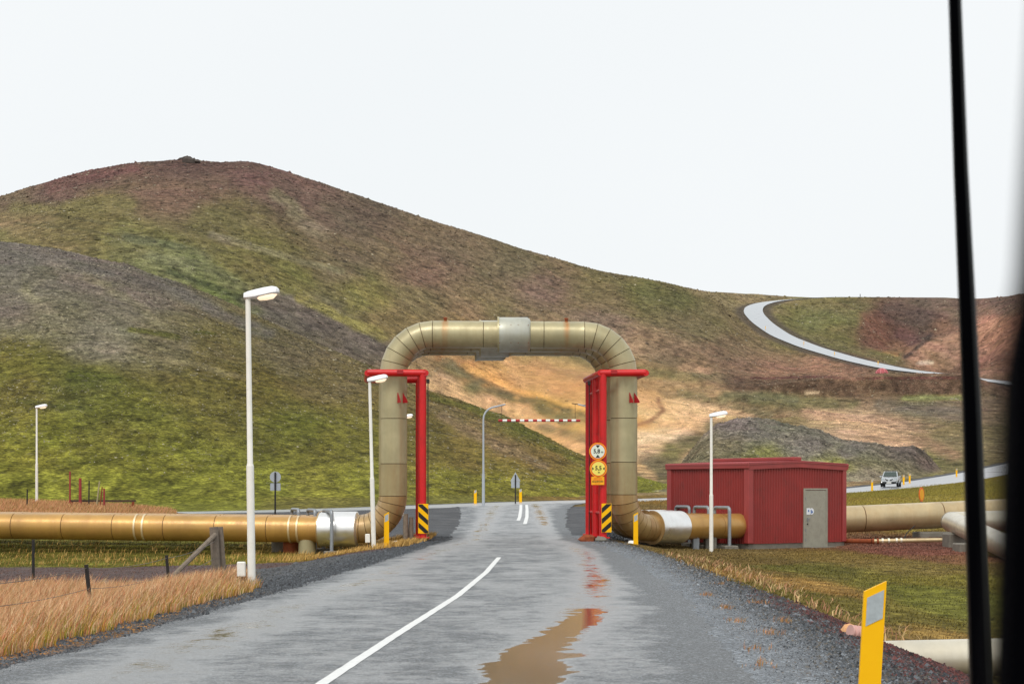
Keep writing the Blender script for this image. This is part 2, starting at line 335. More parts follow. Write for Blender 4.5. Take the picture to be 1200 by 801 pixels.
def ground_mat():
    m, t, b = nodes('ground'); o = N(t, 'ShaderNodeTexCoord').outputs['Object']
    at_ = N(t, 'ShaderNodeAttribute', attribute_name='Col'); col = at_.outputs['Color']
    ga = N(t, 'ShaderNodeAttribute', attribute_name='gravel').outputs['Fac']
    fa = N(t, 'ShaderNodeAttribute', attribute_name='farness').outputs['Fac']
    # vegetation and scree: coarse to fine mottling
    n1 = noise(t, o, .35, 9, .72, .3); n2 = noise(t, o, 2.6, 7, .7); n3 = noise(t, o, .06, 6, .65, .5)
    v = mathn(t, 'MULTIPLY', ramp(t, n1, [(.3, .55), (.5, .97), (.7, 1.55)]), ramp(t, n2, [(.32, .25), (.5, .95), (.68, 2.2)]))
    ca = N(t, 'ShaderNodeAttribute', attribute_name='calm').outputs['Fac']
    vm = N(t, 'ShaderNodeMix'); t.links.new(mathn(t, 'MULTIPLY', ca, .72), vm.inputs[0]); t.links.new(v, vm.inputs[2]); vm.inputs[3].default_value = 1.; v = vm.outputs[0]
    vc = N(t, 'ShaderNodeCombineXYZ'); [t.links.new(v, vc.inputs[i]) for i in range(3)]
    c = mixc(t, col, vc.outputs[0], 1., 'MULTIPLY')
    # mossier and barer clumps
    gr = mixc(t, c, (1.0, 1.02, .86), ramp(t, n3, [(.48, 0.), (.66, .6)]), 'MULTIPLY')
    br = mixc(t, gr, (1.05, .96, .98), ramp(t, noise(t, o, .11, 7, .7, .4), [(.52, 0.), (.7, .75)]), 'MULTIPLY')
    # pale stones / lichen specks
    vo = N(t, 'ShaderNodeTexVoronoi', Scale=.75, feature='F1'); t.links.new(o, vo.inputs['Vector'])
    st = mathn(t, 'MULTIPLY', ramp(t, vo.outputs['Distance'], [(.0, 1.), (.22, 1.), (.3, 0.)]), ramp(t, noise(t, o, .14, 5, .7), [(.5, 0.), (.62, 1.)]))
    st = mathn(t, 'MULTIPLY', st, mathn(t, 'MULTIPLY', fa, .55))
    c3 = mixc(t, br, tuple(lin((165, 155, 130))), st)
    vd = N(t, 'ShaderNodeTexVoronoi', Scale=.5); t.links.new(o, vd.inputs['Vector'])
    dk = mathn(t, 'MULTIPLY', ramp(t, vd.outputs['Distance'], [(.0, 1.), (.3, .6), (.5, 0.)]), mathn(t, 'MULTIPLY', fa, ramp(t, noise(t, o, .2, 5, .7), [(.48, 0.), (.6, .6)])))
    c3 = mixc(t, c3, (.42, .5, .36), dk, 'MULTIPLY')
    # gravel
    vg = N(t, 'ShaderNodeTexVoronoi', Scale=34.); t.links.new(o, vg.inputs['Vector'])
    vg2 = N(t, 'ShaderNodeTexVoronoi', Scale=11.); t.links.new(o, vg2.inputs['Vector'])
    sep = N(t, 'ShaderNodeSeparateColor'); t.links.new(vg.outputs['Color'], sep.inputs[0])
    gv = mathn(t, 'MULTIPLY', ramp(t, sep.outputs[0], [(0., .5), (.8, 1.1), (1., 2.0)]), ramp(t, noise(t, o, 1.1, 6, .65), [(.3, .75), (.7, 1.3)]))
    gc = N(t, 'ShaderNodeCombineXYZ'); [t.links.new(gv, gc.inputs[i]) for i in range(3)]
    cg = mixc(t, col, gc.outputs[0], 1., 'MULTIPLY'); cf = mixc(t, c3, cg, ga)
    t.links.new(cf, b.inputs['Base Color'])
    rr = mathn(t, 'SUBTRACT', .93, mathn(t, 'MULTIPLY', ga, ramp(t, noise(t, o, .9, 6, .7), [(.35, .22), (.7, .48)]))); t.links.new(rr, b.inputs['Roughness'])
    t.links.new(mathn(t, 'ADD', .08, mathn(t, 'MULTIPLY', ga, .22)), b.inputs['Specular IOR Level'])
    hn = mathn(t, 'ADD', mathn(t, 'MULTIPLY', n1, 1.), mathn(t, 'MULTIPLY', n2, .25))
    b1 = N(t, 'ShaderNodeBump', Strength=.8, Distance=.9); t.links.new(mathn(t, 'MULTIPLY', hn, mathn(t, 'ADD', mathn(t, 'MULTIPLY', fa, .9), .06)), b1.inputs['Height'])
    b2 = N(t, 'ShaderNodeBump', Strength=.8, Distance=.03); t.links.new(mathn(t, 'MULTIPLY', mathn(t, 'SUBTRACT', 1., vg.outputs['Distance']), ga), b2.inputs['Height']); t.links.new(b1.outputs[0], b2.inputs['Normal'])
    t.links.new(b2.outputs[0], b.inputs['Normal'])
    M['ground'] = m
ground_mat()
def road_mat():
    m, t, b = nodes('wet_asphalt'); o = N(t, 'ShaderNodeTexCoord').outputs['Object']
    wet = N(t, 'ShaderNodeAttribute', attribute_name='wet').outputs['Fac']; ed = N(t, 'ShaderNodeAttribute', attribute_name='edge').outputs['Fac']
    f = noise(t, o, 1.2, 8, .7, .4); g = noise(t, o, 60, 3, .6)
    mp = N(t, 'ShaderNodeMapping'); t.links.new(o, mp.inputs['Vector']); mp.inputs['Scale'].default_value = (1.4, .22, 1); s = noise(t, mp.outputs[0], 1.0, 6, .6)
    w = mathn(t, 'ADD', wet, mathn(t, 'MULTIPLY', mathn(t, 'SUBTRACT', f, .5), .45))
    w = mathn(t, 'ADD', w, mathn(t, 'MULTIPLY', mathn(t, 'SUBTRACT', s, .5), .4)); w = mathn(t, 'ADD', w, mathn(t, 'MULTIPLY', mathn(t, 'SUBTRACT', noise(t, o, 5, 6, .8), .5), .75))
    wf = ramp(t, w, [(.2, 0.), (.55, .45), (.8, 1.)])
    c = mixc(t, (.13, .142, .152), (.09, .097, .104), wf); c = mixc(t, c, (.1, .085, .065), ramp(t, noise(t, o, 2.5, 6, .7), [(.55, 0.), (.75, .5)]))
    vg = N(t, 'ShaderNodeTexVoronoi', Scale=55.); t.links.new(o, vg.inputs['Vector']); sp = N(t, 'ShaderNodeSeparateColor'); t.links.new(vg.outputs['Color'], sp.inputs[0])
    gg = ramp(t, sp.outputs[0], [(0., .35), (.75, 1.1), (1., 2.4)]); c = mixc(t, c, gg, 1., 'MULTIPLY')
    t.links.new(c, b.inputs['Base Color'])
    t.links.new(ramp(t, wf, [(0., .55), (.5, .33), (.8, .12), (1., .035)]), b.inputs['Roughness'])
    b.inputs['Specular IOR Level'].default_value = .5; t.links.new(ramp(t, wf, [(0., .1), (.3, .85), (1., 1.)]), b.inputs['Coat Weight']); t.links.new(ramp(t, wf, [(0., 3.4), (.62, 3.4), (.85, 1.36)]), b.inputs['Coat IOR'])
    t.links.new(ramp(t, wf, [(0., .55), (.4, .42), (.62, .26), (.8, .12), (1., .03)]), b.inputs['Coat Roughness'])
    bb = N(t, 'ShaderNodeBump', Distance=.03); t.links.new(mathn(t, 'ADD', g, mathn(t, 'MULTIPLY', f, 1.5)), bb.inputs['Height'])
    t.links.new(ramp(t, wf, [(0., 1.), (.55, .7), (.8, .03)]), bb.inputs['Strength']); t.links.new(bb.outputs[0], b.inputs['Normal']); t.links.new(bb.outputs[0], b.inputs['Coat Normal'])
    M['wet_asphalt'] = m
road_mat()
paint('wet_asphalt_far', (128, 134, 140), .3, var=.1, vscale=.15); M['wet_asphalt_far'].node_tree.nodes['Principled BSDF'].inputs['Coat Weight'].default_value = 1; M['wet_asphalt_far'].node_tree.nodes['Principled BSDF'].inputs['Coat IOR'].default_value = 2.4; M['wet_asphalt_far'].node_tree.nodes['Principled BSDF'].inputs['Coat Roughness'].default_value = .3
def attr_mat(name, rough=.8, spec=.2):
    m, t, b = nodes(name); a = N(t, 'ShaderNodeAttribute', attribute_name='Col'); t.links.new(a.outputs['Color'], b.inputs['Base Color'])
    b.inputs['Roughness'].default_value = rough; b.inputs['Specular IOR Level'].default_value = spec; M[name] = m
attr_mat('grass_blades'); attr_mat('gravel_stones', .55, .25)

# ---------------------------------------------------------------- mesh helpers
def npmesh(name, V, Fc, mats, cols=None, attrs=None, smooth=True):
    """V (n,3) float, Fc (m,k) int"""
    me = bpy.data.meshes.new(name); k = Fc.shape[1]
    me.vertices.add(len(V)); me.vertices.foreach_set('co', np.asarray(V, np.float32).ravel())
    me.loops.add(Fc.size); me.loops.foreach_set('vertex_index', Fc.astype(np.int32).ravel())
    me.polygons.add(len(Fc)); me.polygons.foreach_set('loop_start', np.arange(0, Fc.size, k, dtype=np.int32))
    me.update(calc_edges=True)
    if smooth: me.polygons.foreach_set('use_smooth', np.ones(len(Fc), bool))
    if cols is not None:
        a = me.color_attributes.new('Col', 'FLOAT_COLOR', 'POINT'); a.data.foreach_set('color', np.concatenate([cols, np.ones((len(V), 1))], 1).astype(np.float32).ravel())
    for n, v in (attrs or {}).items():
        a = me.attributes.new(n, 'FLOAT', 'POINT'); a.data.foreach_set('value', np.asarray(v, np.float32).ravel())
    for m_ in mats: me.materials.append(M[m_])
    return me
def link(name, me, parent=None, **kw):
    o = bpy.data.objects.new(name, me); COL.objects.link(o)
    if parent is not None: o.parent = parent
    for k, v in kw.items(): o[k] = v
    return o
def grid_faces(nr, nc):
    a = np.arange(nr * nc).reshape(nr, nc)
    return np.stack([a[:-1, :-1], a[:-1, 1:], a[1:, 1:], a[1:, :-1]], -1).reshape(-1, 4)

# ---------------------------------------------------------------- ground colours (what grows or lies where)
PA = [(20,300,100,92,82),(80,320,102,93,80),(150,345,98,88,75),(60,380,105,98,76),(10,350,100,92,78),(30,430,96,99,50),(100,450,82,90,46),(200,400,100,92,68),(250,410,98,92,60),(120,400,112,105,85),
 (150,480,90,97,42),(50,520,102,107,42),(30,560,112,117,46),(200,540,95,101,40),(300,450,95,92,50),(280,580,106,112,45),(100,580,108,112,45),(380,450,100,90,62),(340,420,98,88,66),(400,520,100,101,46),(420,575,112,117,46),
 (350,500,90,96,42),(520,480,104,92,62),(500,500,95,90,52),(560,500,116,99,68),(600,525,114,98,66),(650,575,112,113,46),(640,545,112,97,60),(700,570,107,110,43),(580,572,112,113,43),(520,560,108,109,43),(760,578,105,112,43),(540,530,108,98,58),(620,505,90,92,48),(570,483,85,88,45)]
PB = [(100,200,98,70,60),(215,190,88,62,54),(300,200,98,68,60),(0,236,104,84,62),(60,222,98,72,60),(100,245,110,99,55),(200,232,106,78,60),(350,225,98,72,60),(420,250,92,75,58),(250,262,98,90,52),(50,268,114,99,60),(0,262,118,100,64),(0,276,110,104,60),(150,280,104,103,52),
 (200,310,106,112,56),(300,300,108,100,56),(270,350,100,113,48),(350,330,108,104,52),(330,358,88,78,70),(380,378,84,72,66),(430,405,86,74,66),(400,310,100,84,60),(430,350,114,110,54),(480,350,108,95,60),(450,380,112,96,56),(520,300,100,82,60),(500,320,116,86,66),(600,310,100,86,60),
 (640,340,110,84,68),(600,370,108,92,62),(700,335,102,89,57),(760,345,95,93,50),(800,352,88,85,50),(700,380,112,90,70),(820,385,102,90,58),(780,420,112,92,64),(850,412,108,86,60),(860,432,116,88,64),(560,415,124,98,60),(540,440,120,104,66),(600,445,172,128,74),(560,442,172,120,62),(630,430,160,128,84),
 (530,455,170,132,96),(570,470,165,130,92),(600,462,110,98,66),(640,478,112,98,64),(610,480,168,132,92),(600,452,182,142,88),(660,460,172,130,84),(640,400,118,96,60),(720,420,128,104,72),(555,430,176,124,72),(580,448,190,136,70),(610,462,192,146,84),(645,470,190,150,94),(620,440,170,136,88),(660,440,168,134,88),(680,480,196,156,104),(715,470,186,150,104),(640,500,184,142,92),(700,530,190,148,98),(760,462,170,128,84),(800,480,196,160,114),(760,480,196,160,112),(730,495,190,146,88),(520,447,172,132,98),(560,470,170,134,98),(590,478,104,96,64),(560,455,104,96,62),(530,435,112,98,60),(660,488,110,100,68),(820,455,136,108,74),(785,530,110,104,62),(690,500,188,146,90),(650,500,180,138,86),(670,520,178,138,90),(760,440,146,114,76),(700,470,180,138,88),(780,480,192,154,106),
 (750,500,178,136,82),(745,525,188,150,106),(735,540,180,140,95),(790,512,128,108,70),(770,545,112,100,68),(820,478,186,148,110),(850,465,150,116,80),(790,455,140,112,78),(830,510,112,100,66),(810,535,110,105,60),
 (870,455,92,68,50),(900,452,90,66,47),(950,453,92,68,46),(1000,452,94,68,46),(1100,452,88,66,47),(1060,450,84,60,45),(1130,452,90,64,48),(900,472,114,98,62),(950,478,104,95,56),(1000,495,172,134,100),(960,488,160,128,92),(1050,515,164,126,92),(1035,505,170,130,95),(1100,480,112,94,68),(1120,510,118,100,66),(1080,470,104,95,60),(1110,535,105,98,58),(1085,545,112,108,60),
 (900,438,128,90,66),(960,433,138,96,70),(1000,437,120,84,62),(840,342,124,106,72),(880,347,124,106,72),(950,375,104,103,54),(930,390,102,98,54),(985,400,98,92,50),(1050,418,100,88,54),(1000,360,98,92,54),(960,358,108,100,58),(1040,372,92,58,46),(1060,385,84,54,44),(1030,395,92,56,44),(1080,370,78,62,54),(1075,395,84,62,52),
 (1060,405,120,80,56),(1100,385,112,78,58),(1130,400,138,96,76),(1110,408,142,104,80),(1170,385,158,100,74),(1150,400,150,98,74),(1200,380,150,94,70),(1180,360,112,84,66),(1130,360,96,72,60),(1090,422,138,100,72),(1150,425,138,98,74),(1090,354,92,76,60),(1200,400,140,96,74),(1300,400,130,90,70),(1150,470,100,80,60),(1200,500,105,92,62)]
PM = [(860,495,94,86,78),(900,505,86,80,72),(950,520,92,84,77),(1000,530,86,79,72),(1060,527,80,70,63),(1090,545,85,72,63),(900,540,96,96,52),(990,545,106,106,52),(1000,562,112,102,82),(930,560,108,98,72),(850,525,92,86,62),(1020,562,106,96,78),(1060,560,100,90,72),(1110,565,115,110,60),(960,565,118,108,78)]
# near ground, by world x, y
PN = [(-30,-10,150,105,62),(-9,20,150,105,60),(-7,30,150,108,62),(-12,36,140,100,64),(-5,34,140,112,58),(-20,30,150,108,64),(-14,55,98,98,48),(-9,56,104,104,48),(-7,57,120,112,55),(-20,56,95,95,46),(-5.5,57,132,112,62),(-4.5,58,125,100,60),(-12,62,90,90,45),(-20,63,88,88,45),(-6,63,100,90,55),
 (-20,76,150,112,80),(-26,90,150,112,80),(-22,92,150,112,80),(-18,90,110,84,66),(-16,93,92,74,58),(-13,92,82,64,54),(-11,92,78,62,54),(-9,98,80,68,60),(-26,108,104,108,48),(-18,108,104,106,50),(-14,112,102,100,52),(-22,116,104,108,48),(-32,110,104,110,48),(-12,122,98,96,54),(-6,126,98,98,54),(-14,80,120,96,66),(-9,80,104,84,62),(-40,90,150,112,78),(-26,99,118,105,58),(-60,60,110,105,60),
 (5,44,112,94,60),(7,50,104,88,58),(6,38,134,106,68),(9,38,100,100,50),(8,48,94,90,50),(12,50,112,98,62),(6.5,33,100,92,50),(10,30,98,92,50),(8,26,130,106,68),(12,26,120,108,56),(10,22,116,122,42),(14,30,98,90,50),(14,40,124,122,55),(11,42,112,104,54),(10,56,116,98,62),(14,56,114,82,62),(17,56,118,104,64),(14,60,108,70,58),(17,62,100,66,56),(20,50,114,104,62),(25,60,115,110,60),(7,20,90,80,50),(9,16,90,84,50),
 (9,72,108,84,60),(12,90,118,108,62),(20,85,120,112,64),(25,100,118,110,60),(30,120,112,106,56),(38,150,108,102,56),(50,180,112,104,58),(17,120,114,100,60),(8,90,112,84,60),(12,130,116,96,62),(7,75,100,80,58),(6,110,100,86,60),(40,110,115,110,58),(60,150,112,104,58),(80,220,112,104,60),(5,62,105,90,62),(5,58,110,92,64)]
def shep(P, x, y, sx, sy, pw=3.2):
    P = np.array(P, float); acc = np.zeros((len(x), 3)); ws = np.zeros(len(x)); cl = lin(P[:, 2:])
    for i in range(len(P)):
        w = 1 / (((x - P[i, 0]) / sx) ** 2 + ((y - P[i, 1]) / sy) ** 2 + .02) ** pw; acc += w[:, None] * cl[i]; ws += w
    return acc / ws[:, None]
GRAVEL = lin((66, 69, 73)); GRAVEL_D = lin((62, 63, 66)); LAVA = lin((80, 38, 34)); BROWN = lin((70, 50, 45))
ALB = 1.12     # photograph value to albedo under this sky
def gravel_edge(y): return np.interp(y, [0, 14, 18, 22, 27, 32, 45, 54, 60, 64, 72], [6.4, 6.4, 6.3, 5.5, 4.35, 4.0, 3.8, 3.55, 3.35, 3.3, 3.4])
def lava_edge(y): return np.interp(y, [12, 18, 22, 27, 34], [3.3, 3.6, 3.7, 3.75, 3.8])
def side_front(x): return np.interp(x, [-60, -14, -9, -6.5, -4.8, -3.9], [45, 41.5, 38.5, 35.5, 32, 29])
def side_back(x): return np.interp(x, [-60, -12, -8, -6, -4.6, -3.2], [55, 52.6, 51.5, 50.5, 50.5, 53])

# scree runs, sand ribs, moss bands and gullies: (layer, colour, half width, points), read off by bearing and elevation
BANDS = [
 (0,(150,106,64),5,(513,417,547,430)),(0,(150,114,78),8,(597,420,647,433,687,443)),(0,(174,130,84),13,(607,430,640,443,680,457)),(0,(200,150,80),7,(550,433,577,443,600,457,623,465,653,475,687,481)),
 (0,(96,88,60),6.5,(523,423,553,444,590,461,630,473,667,482,690,490)),(0,(190,146,100),9,(505,450,563,470,613,487,647,503,687,527,700,540)),(0,(186,142,98),10,(735,458,752,464,768,470)),
 (0,(198,160,112),10,(782,486,800,478,827,484,853,484)),(0,(196,156,106),9,(785,497,813,496)),(0,(202,172,130),10,(735,516,773,508,795,511)),(0,(188,154,112),8,(735,530,770,524)),(0,(92,84,56),9,(800,515,833,521,863,528)),
 (0,(104,88,64),11,(752,543,785,547)),(0,(166,126,94),9,(808,536,822,534)),(0,(192,148,98),5,(735,545,752,550,767,558)),(0,(182,142,102),3,(833,483,880,487)),(0,(128,90,62),2.5,(773,467,778,480,763,493,745,498)),(0,(104,94,62),8,(600,402,650,412,700,425)),(0,(124,104,72),6,(640,500,680,512,700,520)),(0,(110,98,66),5,(800,460,850,474,900,488)),(0,(140,110,74),5,(700,446,745,450,790,455)),(0,(106,96,62),7,(740,432,800,440,850,446)),
 (0,(176,134,96),9,(947,480,987,493,1033,507,1073,520)),(0,(140,106,74),8,(1077,508,1117,533)),(0,(88,63,46),8.5,(858,449,933,450,1033,452,1127,454)),(0,(92,46,42),1.4,(880,442.5,960,442,1127,442.5)),(0,(184,154,114),2,(944,460,958,460)),
 (0,(138,94,70),4,(905,433,950,435,1000,438)),(0,(152,116,82),4,(800,430,830,436)),(0,(126,132,58),3,(1060,466,1130,467)),(0,(98,87,72),8,(1033,474,1127,488)),(0,(108,99,60),7,(880,471,1000,472)),(0,(96,92,62),6,(850,466,930,468)),
 (0,(78,61,52),12,(1050,364,1083,380)),(0,(112,68,50),11,(1017,377,1033,405)),(0,(94,60,56),7,(1056,390,1066,400)),(0,(152,98,58),3,(1038,414,1052,415)),(0,(158,110,84),8,(1073,415,1127,393)),(0,(68,51,46),2.5,(1090,392,1075,408,1063,418)),
 (0,(176,152,128),2.5,(1080,424,1094,424)),(0,(104,82,66),7,(1100,357,1122,372)),(0,(166,110,82),14,(1158,384,1175,400)),(0,(90,68,56),9,(1165,352,1200,354)),(0,(118,74,58),11,(1140,432,1200,420)),(0,(106,104,58),9,(940,362,1000,372)),(0,(100,96,56),6,(935,392,985,405,1050,420)),
 (0,(90,96,54),5,(152,278,208,287)),(0,(112,114,66),8,(176,303,224,311,280,331)),(0,(70,80,42),3.5,(196,319,248,335,290,351)),(0,(94,80,71),8,(300,350,360,367,400,387,432,407)),(0,(130,122,60),6,(350,350,420,381,448,394)),(0,(122,108,82),8,(325,228,380,274)),
 (0,(120,110,80),4,(248,274,340,302,400,318)),(0,(88,82,48),1.6,(40,247,112,260,168,267)),(0,(86,80,48),1.6,(20,262,90,268,140,278)),(0,(98,61,54),10,(60,215,110,200,160,194)),(0,(86,60,52),7,(190,192,240,192,300,196)),(0,(112,102,60),8,(20,246,90,240,150,240)),(0,(112,98,60),7,(470,392,520,404)),
 (1,(126,117,90),5.5,(106,321,132,338,168,362,200,392)),(1,(122,114,90),7,(30,342,80,386)),(1,(94,86,78),8,(0,292,60,298,150,320,206,342,262,366,318,392)),(1,(74,82,42),4,(152,388,208,396)),(1,(72,80,40),2.2,(230,389,252,391)),(1,(128,118,88),4,(180,420,240,430,300,445)),
 (1,(76,86,40),5,(80,440,140,446)),(1,(70,78,40),3,(20,470,110,480)),(1,(116,98,72),6,(520,490,580,520,640,548)),(1,(88,94,44),4,(505,464,560,482,600,496,640,520,690,545)),
]
def bands(k, c, px, py, wx, wy):
    for lay_, rgb, hw, pts in BANDS:
        if lay_ != k: continue
        P = np.array(pts, float).reshape(-1, 2); x0, x1 = P[:, 0].min() - 4 * hw, P[:, 0].max() + 4 * hw; m = (px > x0) & (px < x1)
        if not m.any(): continue
        X = px[m] + wx[m] * min(6, hw); Y = py[m] + wy[m] * min(4, hw * .6); best = np.full(X.shape, 1e9)
        for a, b in zip(P[:-1], P[1:]):
            d = b - a; t = np.clip(((X - a[0]) * d[0] + (Y - a[1]) * d[1]) / (d @ d), 0, 1); best = np.minimum(best, np.hypot((X - a[0] - t * d[0]) * .8, Y - a[1] - t * d[1]))
        op = .9 if sum(rgb) < 330 or k == 0 and pts[0] > 500 else .55; w = ((1 - sm(.3 * hw, 1.5 * hw, best)) * op * (.55 + .75 * vn(X / (3 + hw), Y / (1.5 + hw * .5), 77)).clip(0, 1))[:, None]; c[m] = c[m] * (1 - w) + lin(rgb)[None] * w
    return c
DS = (.22, .0, .0)
def ground_colour(x, y, z, lay, px, dm, df):
    n = len(x); q = 2 + .012 * np.abs(y)
    w1 = fbm(x / (y * .02 + 2), y / (y * .05 + 3), 61, 5); w2 = fbm(x / (y * .02 + 2), y / (y * .05 + 3), 71, 5)
    py = HY - (z - EYE) * F / np.maximum(y, 5)
    w3 = fbm(px / 55, py / 30, 63, 4); w4 = fbm(px / 60, py / 26, 73, 4)
    col = np.zeros((n, 3)); isn = (y < 110) | ((dm < 9) & (y < 500))
    nearm = (y < 150)
    for k, P in ((1, PA), (0, PB), (2, PM)):
        m = (lay == k) & (y > 100)
        if m.any():
            X, Y2 = x[m], y[m]; wk = 1 - .6 * sm(820, 900, px[m]) * (k == 0) - .45 * np.exp(-((px[m] - 680) / 110) ** 2) * (k == 0); A = px[m] + wk * (14 * w1[m] + 15 * w3[m]); B = py[m] + wk * (7 * w2[m] + 7 * w4[m])
            c = shep(P, A, B, 1, .62, 1.75); c = bands(k, c, px[m], py[m], w3[m] * 1.6 + w1[m], w4[m] * 1.4 + w2[m]); dsk = (DS[k] * sm(.9, 1.02, c[:, 1] / np.maximum(c[:, 0], .001)))[:, None]; c = c * (1 - dsk) + c.mean(1)[:, None] * np.array([1.02, 1.0, .9]) * dsk
            Q = (4.2, 1.5, 1.5)[k]
            c = c * .9 + c.mean(1)[:, None] * .1
            v = .22 * fbm(X / (2.2 * Q), Y2 / (5 * Q), 140, 4) + .7 * fbm(X / (.4 * Q), Y2 / (.9 * Q), 150, 2)
            sa_ = (X - 2.6 * Y2) / 2.8; sc_ = (2.6 * X + Y2) / 2.8; SANDK = np.exp(-((px[m] - 690) / 150) ** 2) * sm(280, 420, Y2) * (1 - sm(560, 700, Y2)); dz = (.2 * (k == 0) * (1 - SANDK))[:, None] if k == 0 else 0.06; c = c * (1 - dz) + c.mean(1)[:, None] * np.array([1.06, 1.0, .88]) * dz; cm = 1 - .75 * np.exp(-((px[m] - 690) / 150) ** 2) * sm(280, 420, Y2) * (1 - sm(560, 700, Y2)) * (k == 0); v = cm * (v + .17 * fbm(sc_ / (1.3 * Q) + .5 * w1[m], sa_ / (11 * Q), 180, 4)); hs = fbm(sc_ / (3 * Q) + w2[m], sa_ / (26 * Q), 190, 4)[:, None]; c = c * (1 + hs * np.array([.10, .02, .08]))
            gpt = sm(.0, .28, fbm(X / (9 * Q) + .4 * w1[m], Y2 / (22 * Q), 160, 5)) * sm(.0, .12, c[:, 1] / (c[:, 0] + .001) - .62)
            c = c * (1 + v[:, None]) * (1 + gpt[:, None] * np.array([-.06, -.03, -.1]))
            bp = sm(.06, .3, fbm(X / (6 * Q) + 5, Y2 / (15 * Q), 170, 5))
            c = c * (1 + bp[:, None] * np.array([.06, .0, .05])); col[m] = c
    base_is_flat = (y < np.interp(px, rpx, rd) + 16)
    m = base_is_flat
    a = .35 + .012 * np.clip(y, 0, 200)
    col[m] = shep(PN, x[m] + (1.6 * a * w1)[m], y[m] + (4 * a * w2)[m], 1, 2.2)
    gm = np.zeros(n)
    # right shoulder
    wob = .35 * fbm(x / 1.5, y / 3., 81) + .15 * fbm(x / .3, y / .6, 82)
    off = np.maximum(rxl(y) - x, x - rxr(y)); onr = off < .3
    g = sm(-.12, .12, gravel_edge(y) + wob - x) * (x > 0) * (y < 66)
    dl = sm(0.0, .45, (x + wob - rxl(y)) + .30) * (x < 0)
    g = np.maximum(g, dl * (y < 66))
    side = sm(-.5, .5, y - side_front(x) + wob * 3) * sm(-.3, .3, side_back(x) - y + wob * 2) * (x < 0)
    g = np.maximum(g, side)
    t = (y > 62) & (off < 3.4 + (y - 62) * .02) & (y < 112); g = np.where(t, np.maximum(g, sm(0, .6, 3.0 + (y - 62) * .02 - off + wob)), g)
    g = np.where((y > 98) & (dm < 12), np.maximum(g, 1 - sm(4.8, 5.6, dm + wob * 2)), g)
    # wide dark gravel apron left of the junction
    ap = sm(2, 3, 15 - np.abs(x + 9)) * 0
    apl = (px > 395 + 30 * w1) & (x < 0) & (y > 66) & base_is_flat; g = np.where(apl & (y < np.interp(px, rpx, rd) + 4.5), 1, g)
    apm = (px > 250 + 20 * w1) & (x < 0) & (y > 98) & (y < np.interp(px, rpx, rd) + 4.5); g = np.where(apm, 1, g)
    gcol = GRAVEL[None] * (1 + .18 * w1[:, None]) * np.ones((n, 1))
    fard = sm(60, 80, y)[:, None]; gcol = gcol * (1 - fard) + GRAVEL_D[None] * fard
    pg = ((1 - sm(.0, 1.3, x - rxr(y) + .3 * w1)) * (x > 0) * (y < 66))[:, None]; gcol = gcol * (1 - pg) + lin((112, 117, 122))[None] * pg
    # red-brown lava grit along the bank and beyond the side road
    lv = sm(-.1, .7, x - lava_edge(y) + .5 * w1) * (1 - sm(24, 34, y)) * (x > 0)
    gcol = gcol * (1 - lv[:, None]) + LAVA[None] * lv[:, None]
    bb = sm(-.3, .5, y - (side_back(x) - np.interp(x, [-20, -9, -6, -4], [13, 8.5, 5.0, 2.8])) + wob * 1.5) * (x < -3) * (y < 58)
    gcol = gcol * (1 - bb[:, None]) + BROWN[None] * bb[:, None]
    col = col * (1 - g[:, None]) + gcol * g[:, None]
    # verge of the upper road
    k = ((1 - sm(8.0, 12.5, df + 1.5 * w1)) * (df < 100))[:, None] * .85; col = col * (1 - k) + lin((70, 62, 56))[None] * k
    hl = np.where(base_is_flat, 1., np.where(lay == 2, 1.5, np.where(lay == 1, 1.05, 1.08)))
    sandy = np.exp(-((px - 690) / 150) ** 2) * sm(280, 420, y) * (1 - sm(560, 700, y)) * (lay == 0)
    tint = np.ones((n, 3)); tint[(lay == 1) & ~base_is_flat] = (.92, .80, .5); tint[(lay == 0) & ~base_is_flat] = (.92, .88, .74); tint[(lay == 2) & ~base_is_flat] = (1., .95, .82); tint[base_is_flat & (g < .5)] = (.95, .88, .62); tint[base_is_flat & (x > 3) & (y < 74) & (g < .5)] = (.84, .82, .58)
    gs = sm(1.25, 2.4, col[:, 1] / np.maximum(col[:, 2], .002))[:, None]; tint = 1 + (tint - 1) * gs
    global CALM; CALM = np.clip(sandy + sm(1000, 1060, px) * sm(700, 800, y) * (lay == 0) * .8, 0, 1)
    return col * tint * ALB * (hl + .12 * sandy)[:, None], g

def terrain_mesh(name, X, Y, label=None):
    z, lay, px, dm, df = terrain(X, Y, True); x = X.ravel(); y = Y.ravel(); z = z.ravel()
    col, g = ground_colour(x, y, z, lay.ravel(), px.ravel(), dm.ravel(), df.ravel())
    fa = sm(100, 230, y)
    me = npmesh(name, np.stack([x, y, z], 1), grid_faces(*X.shape), ['ground'], np.clip(col, 0, 1), {'gravel': g, 'farness': fa * (1 - .5 * CALM), 'calm': CALM})
    o = link(name, me, kind='structure')
    return o
def spaced(parts):
    return np.concatenate([np.arange(a, b, s) for a, b, s in parts])
xs = spaced([(-400, -60, 12), (-60, -24, 1.2), (-24, -9, .4), (-9, 7, .14), (7, 24, .3), (24, 60, 1.2), (60, 401, 12)])
ys = spaced([(-120, 0, 8), (0, 12, 1), (12, 34, .16), (34, 66, .25), (66, 100.2, .5)])
X, Y = np.meshgrid(xs, ys); o = terrain_mesh('ground', X, Y)
pxs = spaced([(-1600, -300, 20), (-300, -20, 8), (-20, 1220, 2.2), (1220, 1500, 8), (1500, 2901, 20)])
ds = np.exp(spaced([(np.log(99.7), np.log(140), .0035), (np.log(140), np.log(420), .0042), (np.log(420), np.log(1200), .0032), (np.log(1200), np.log(4000), .04)]))
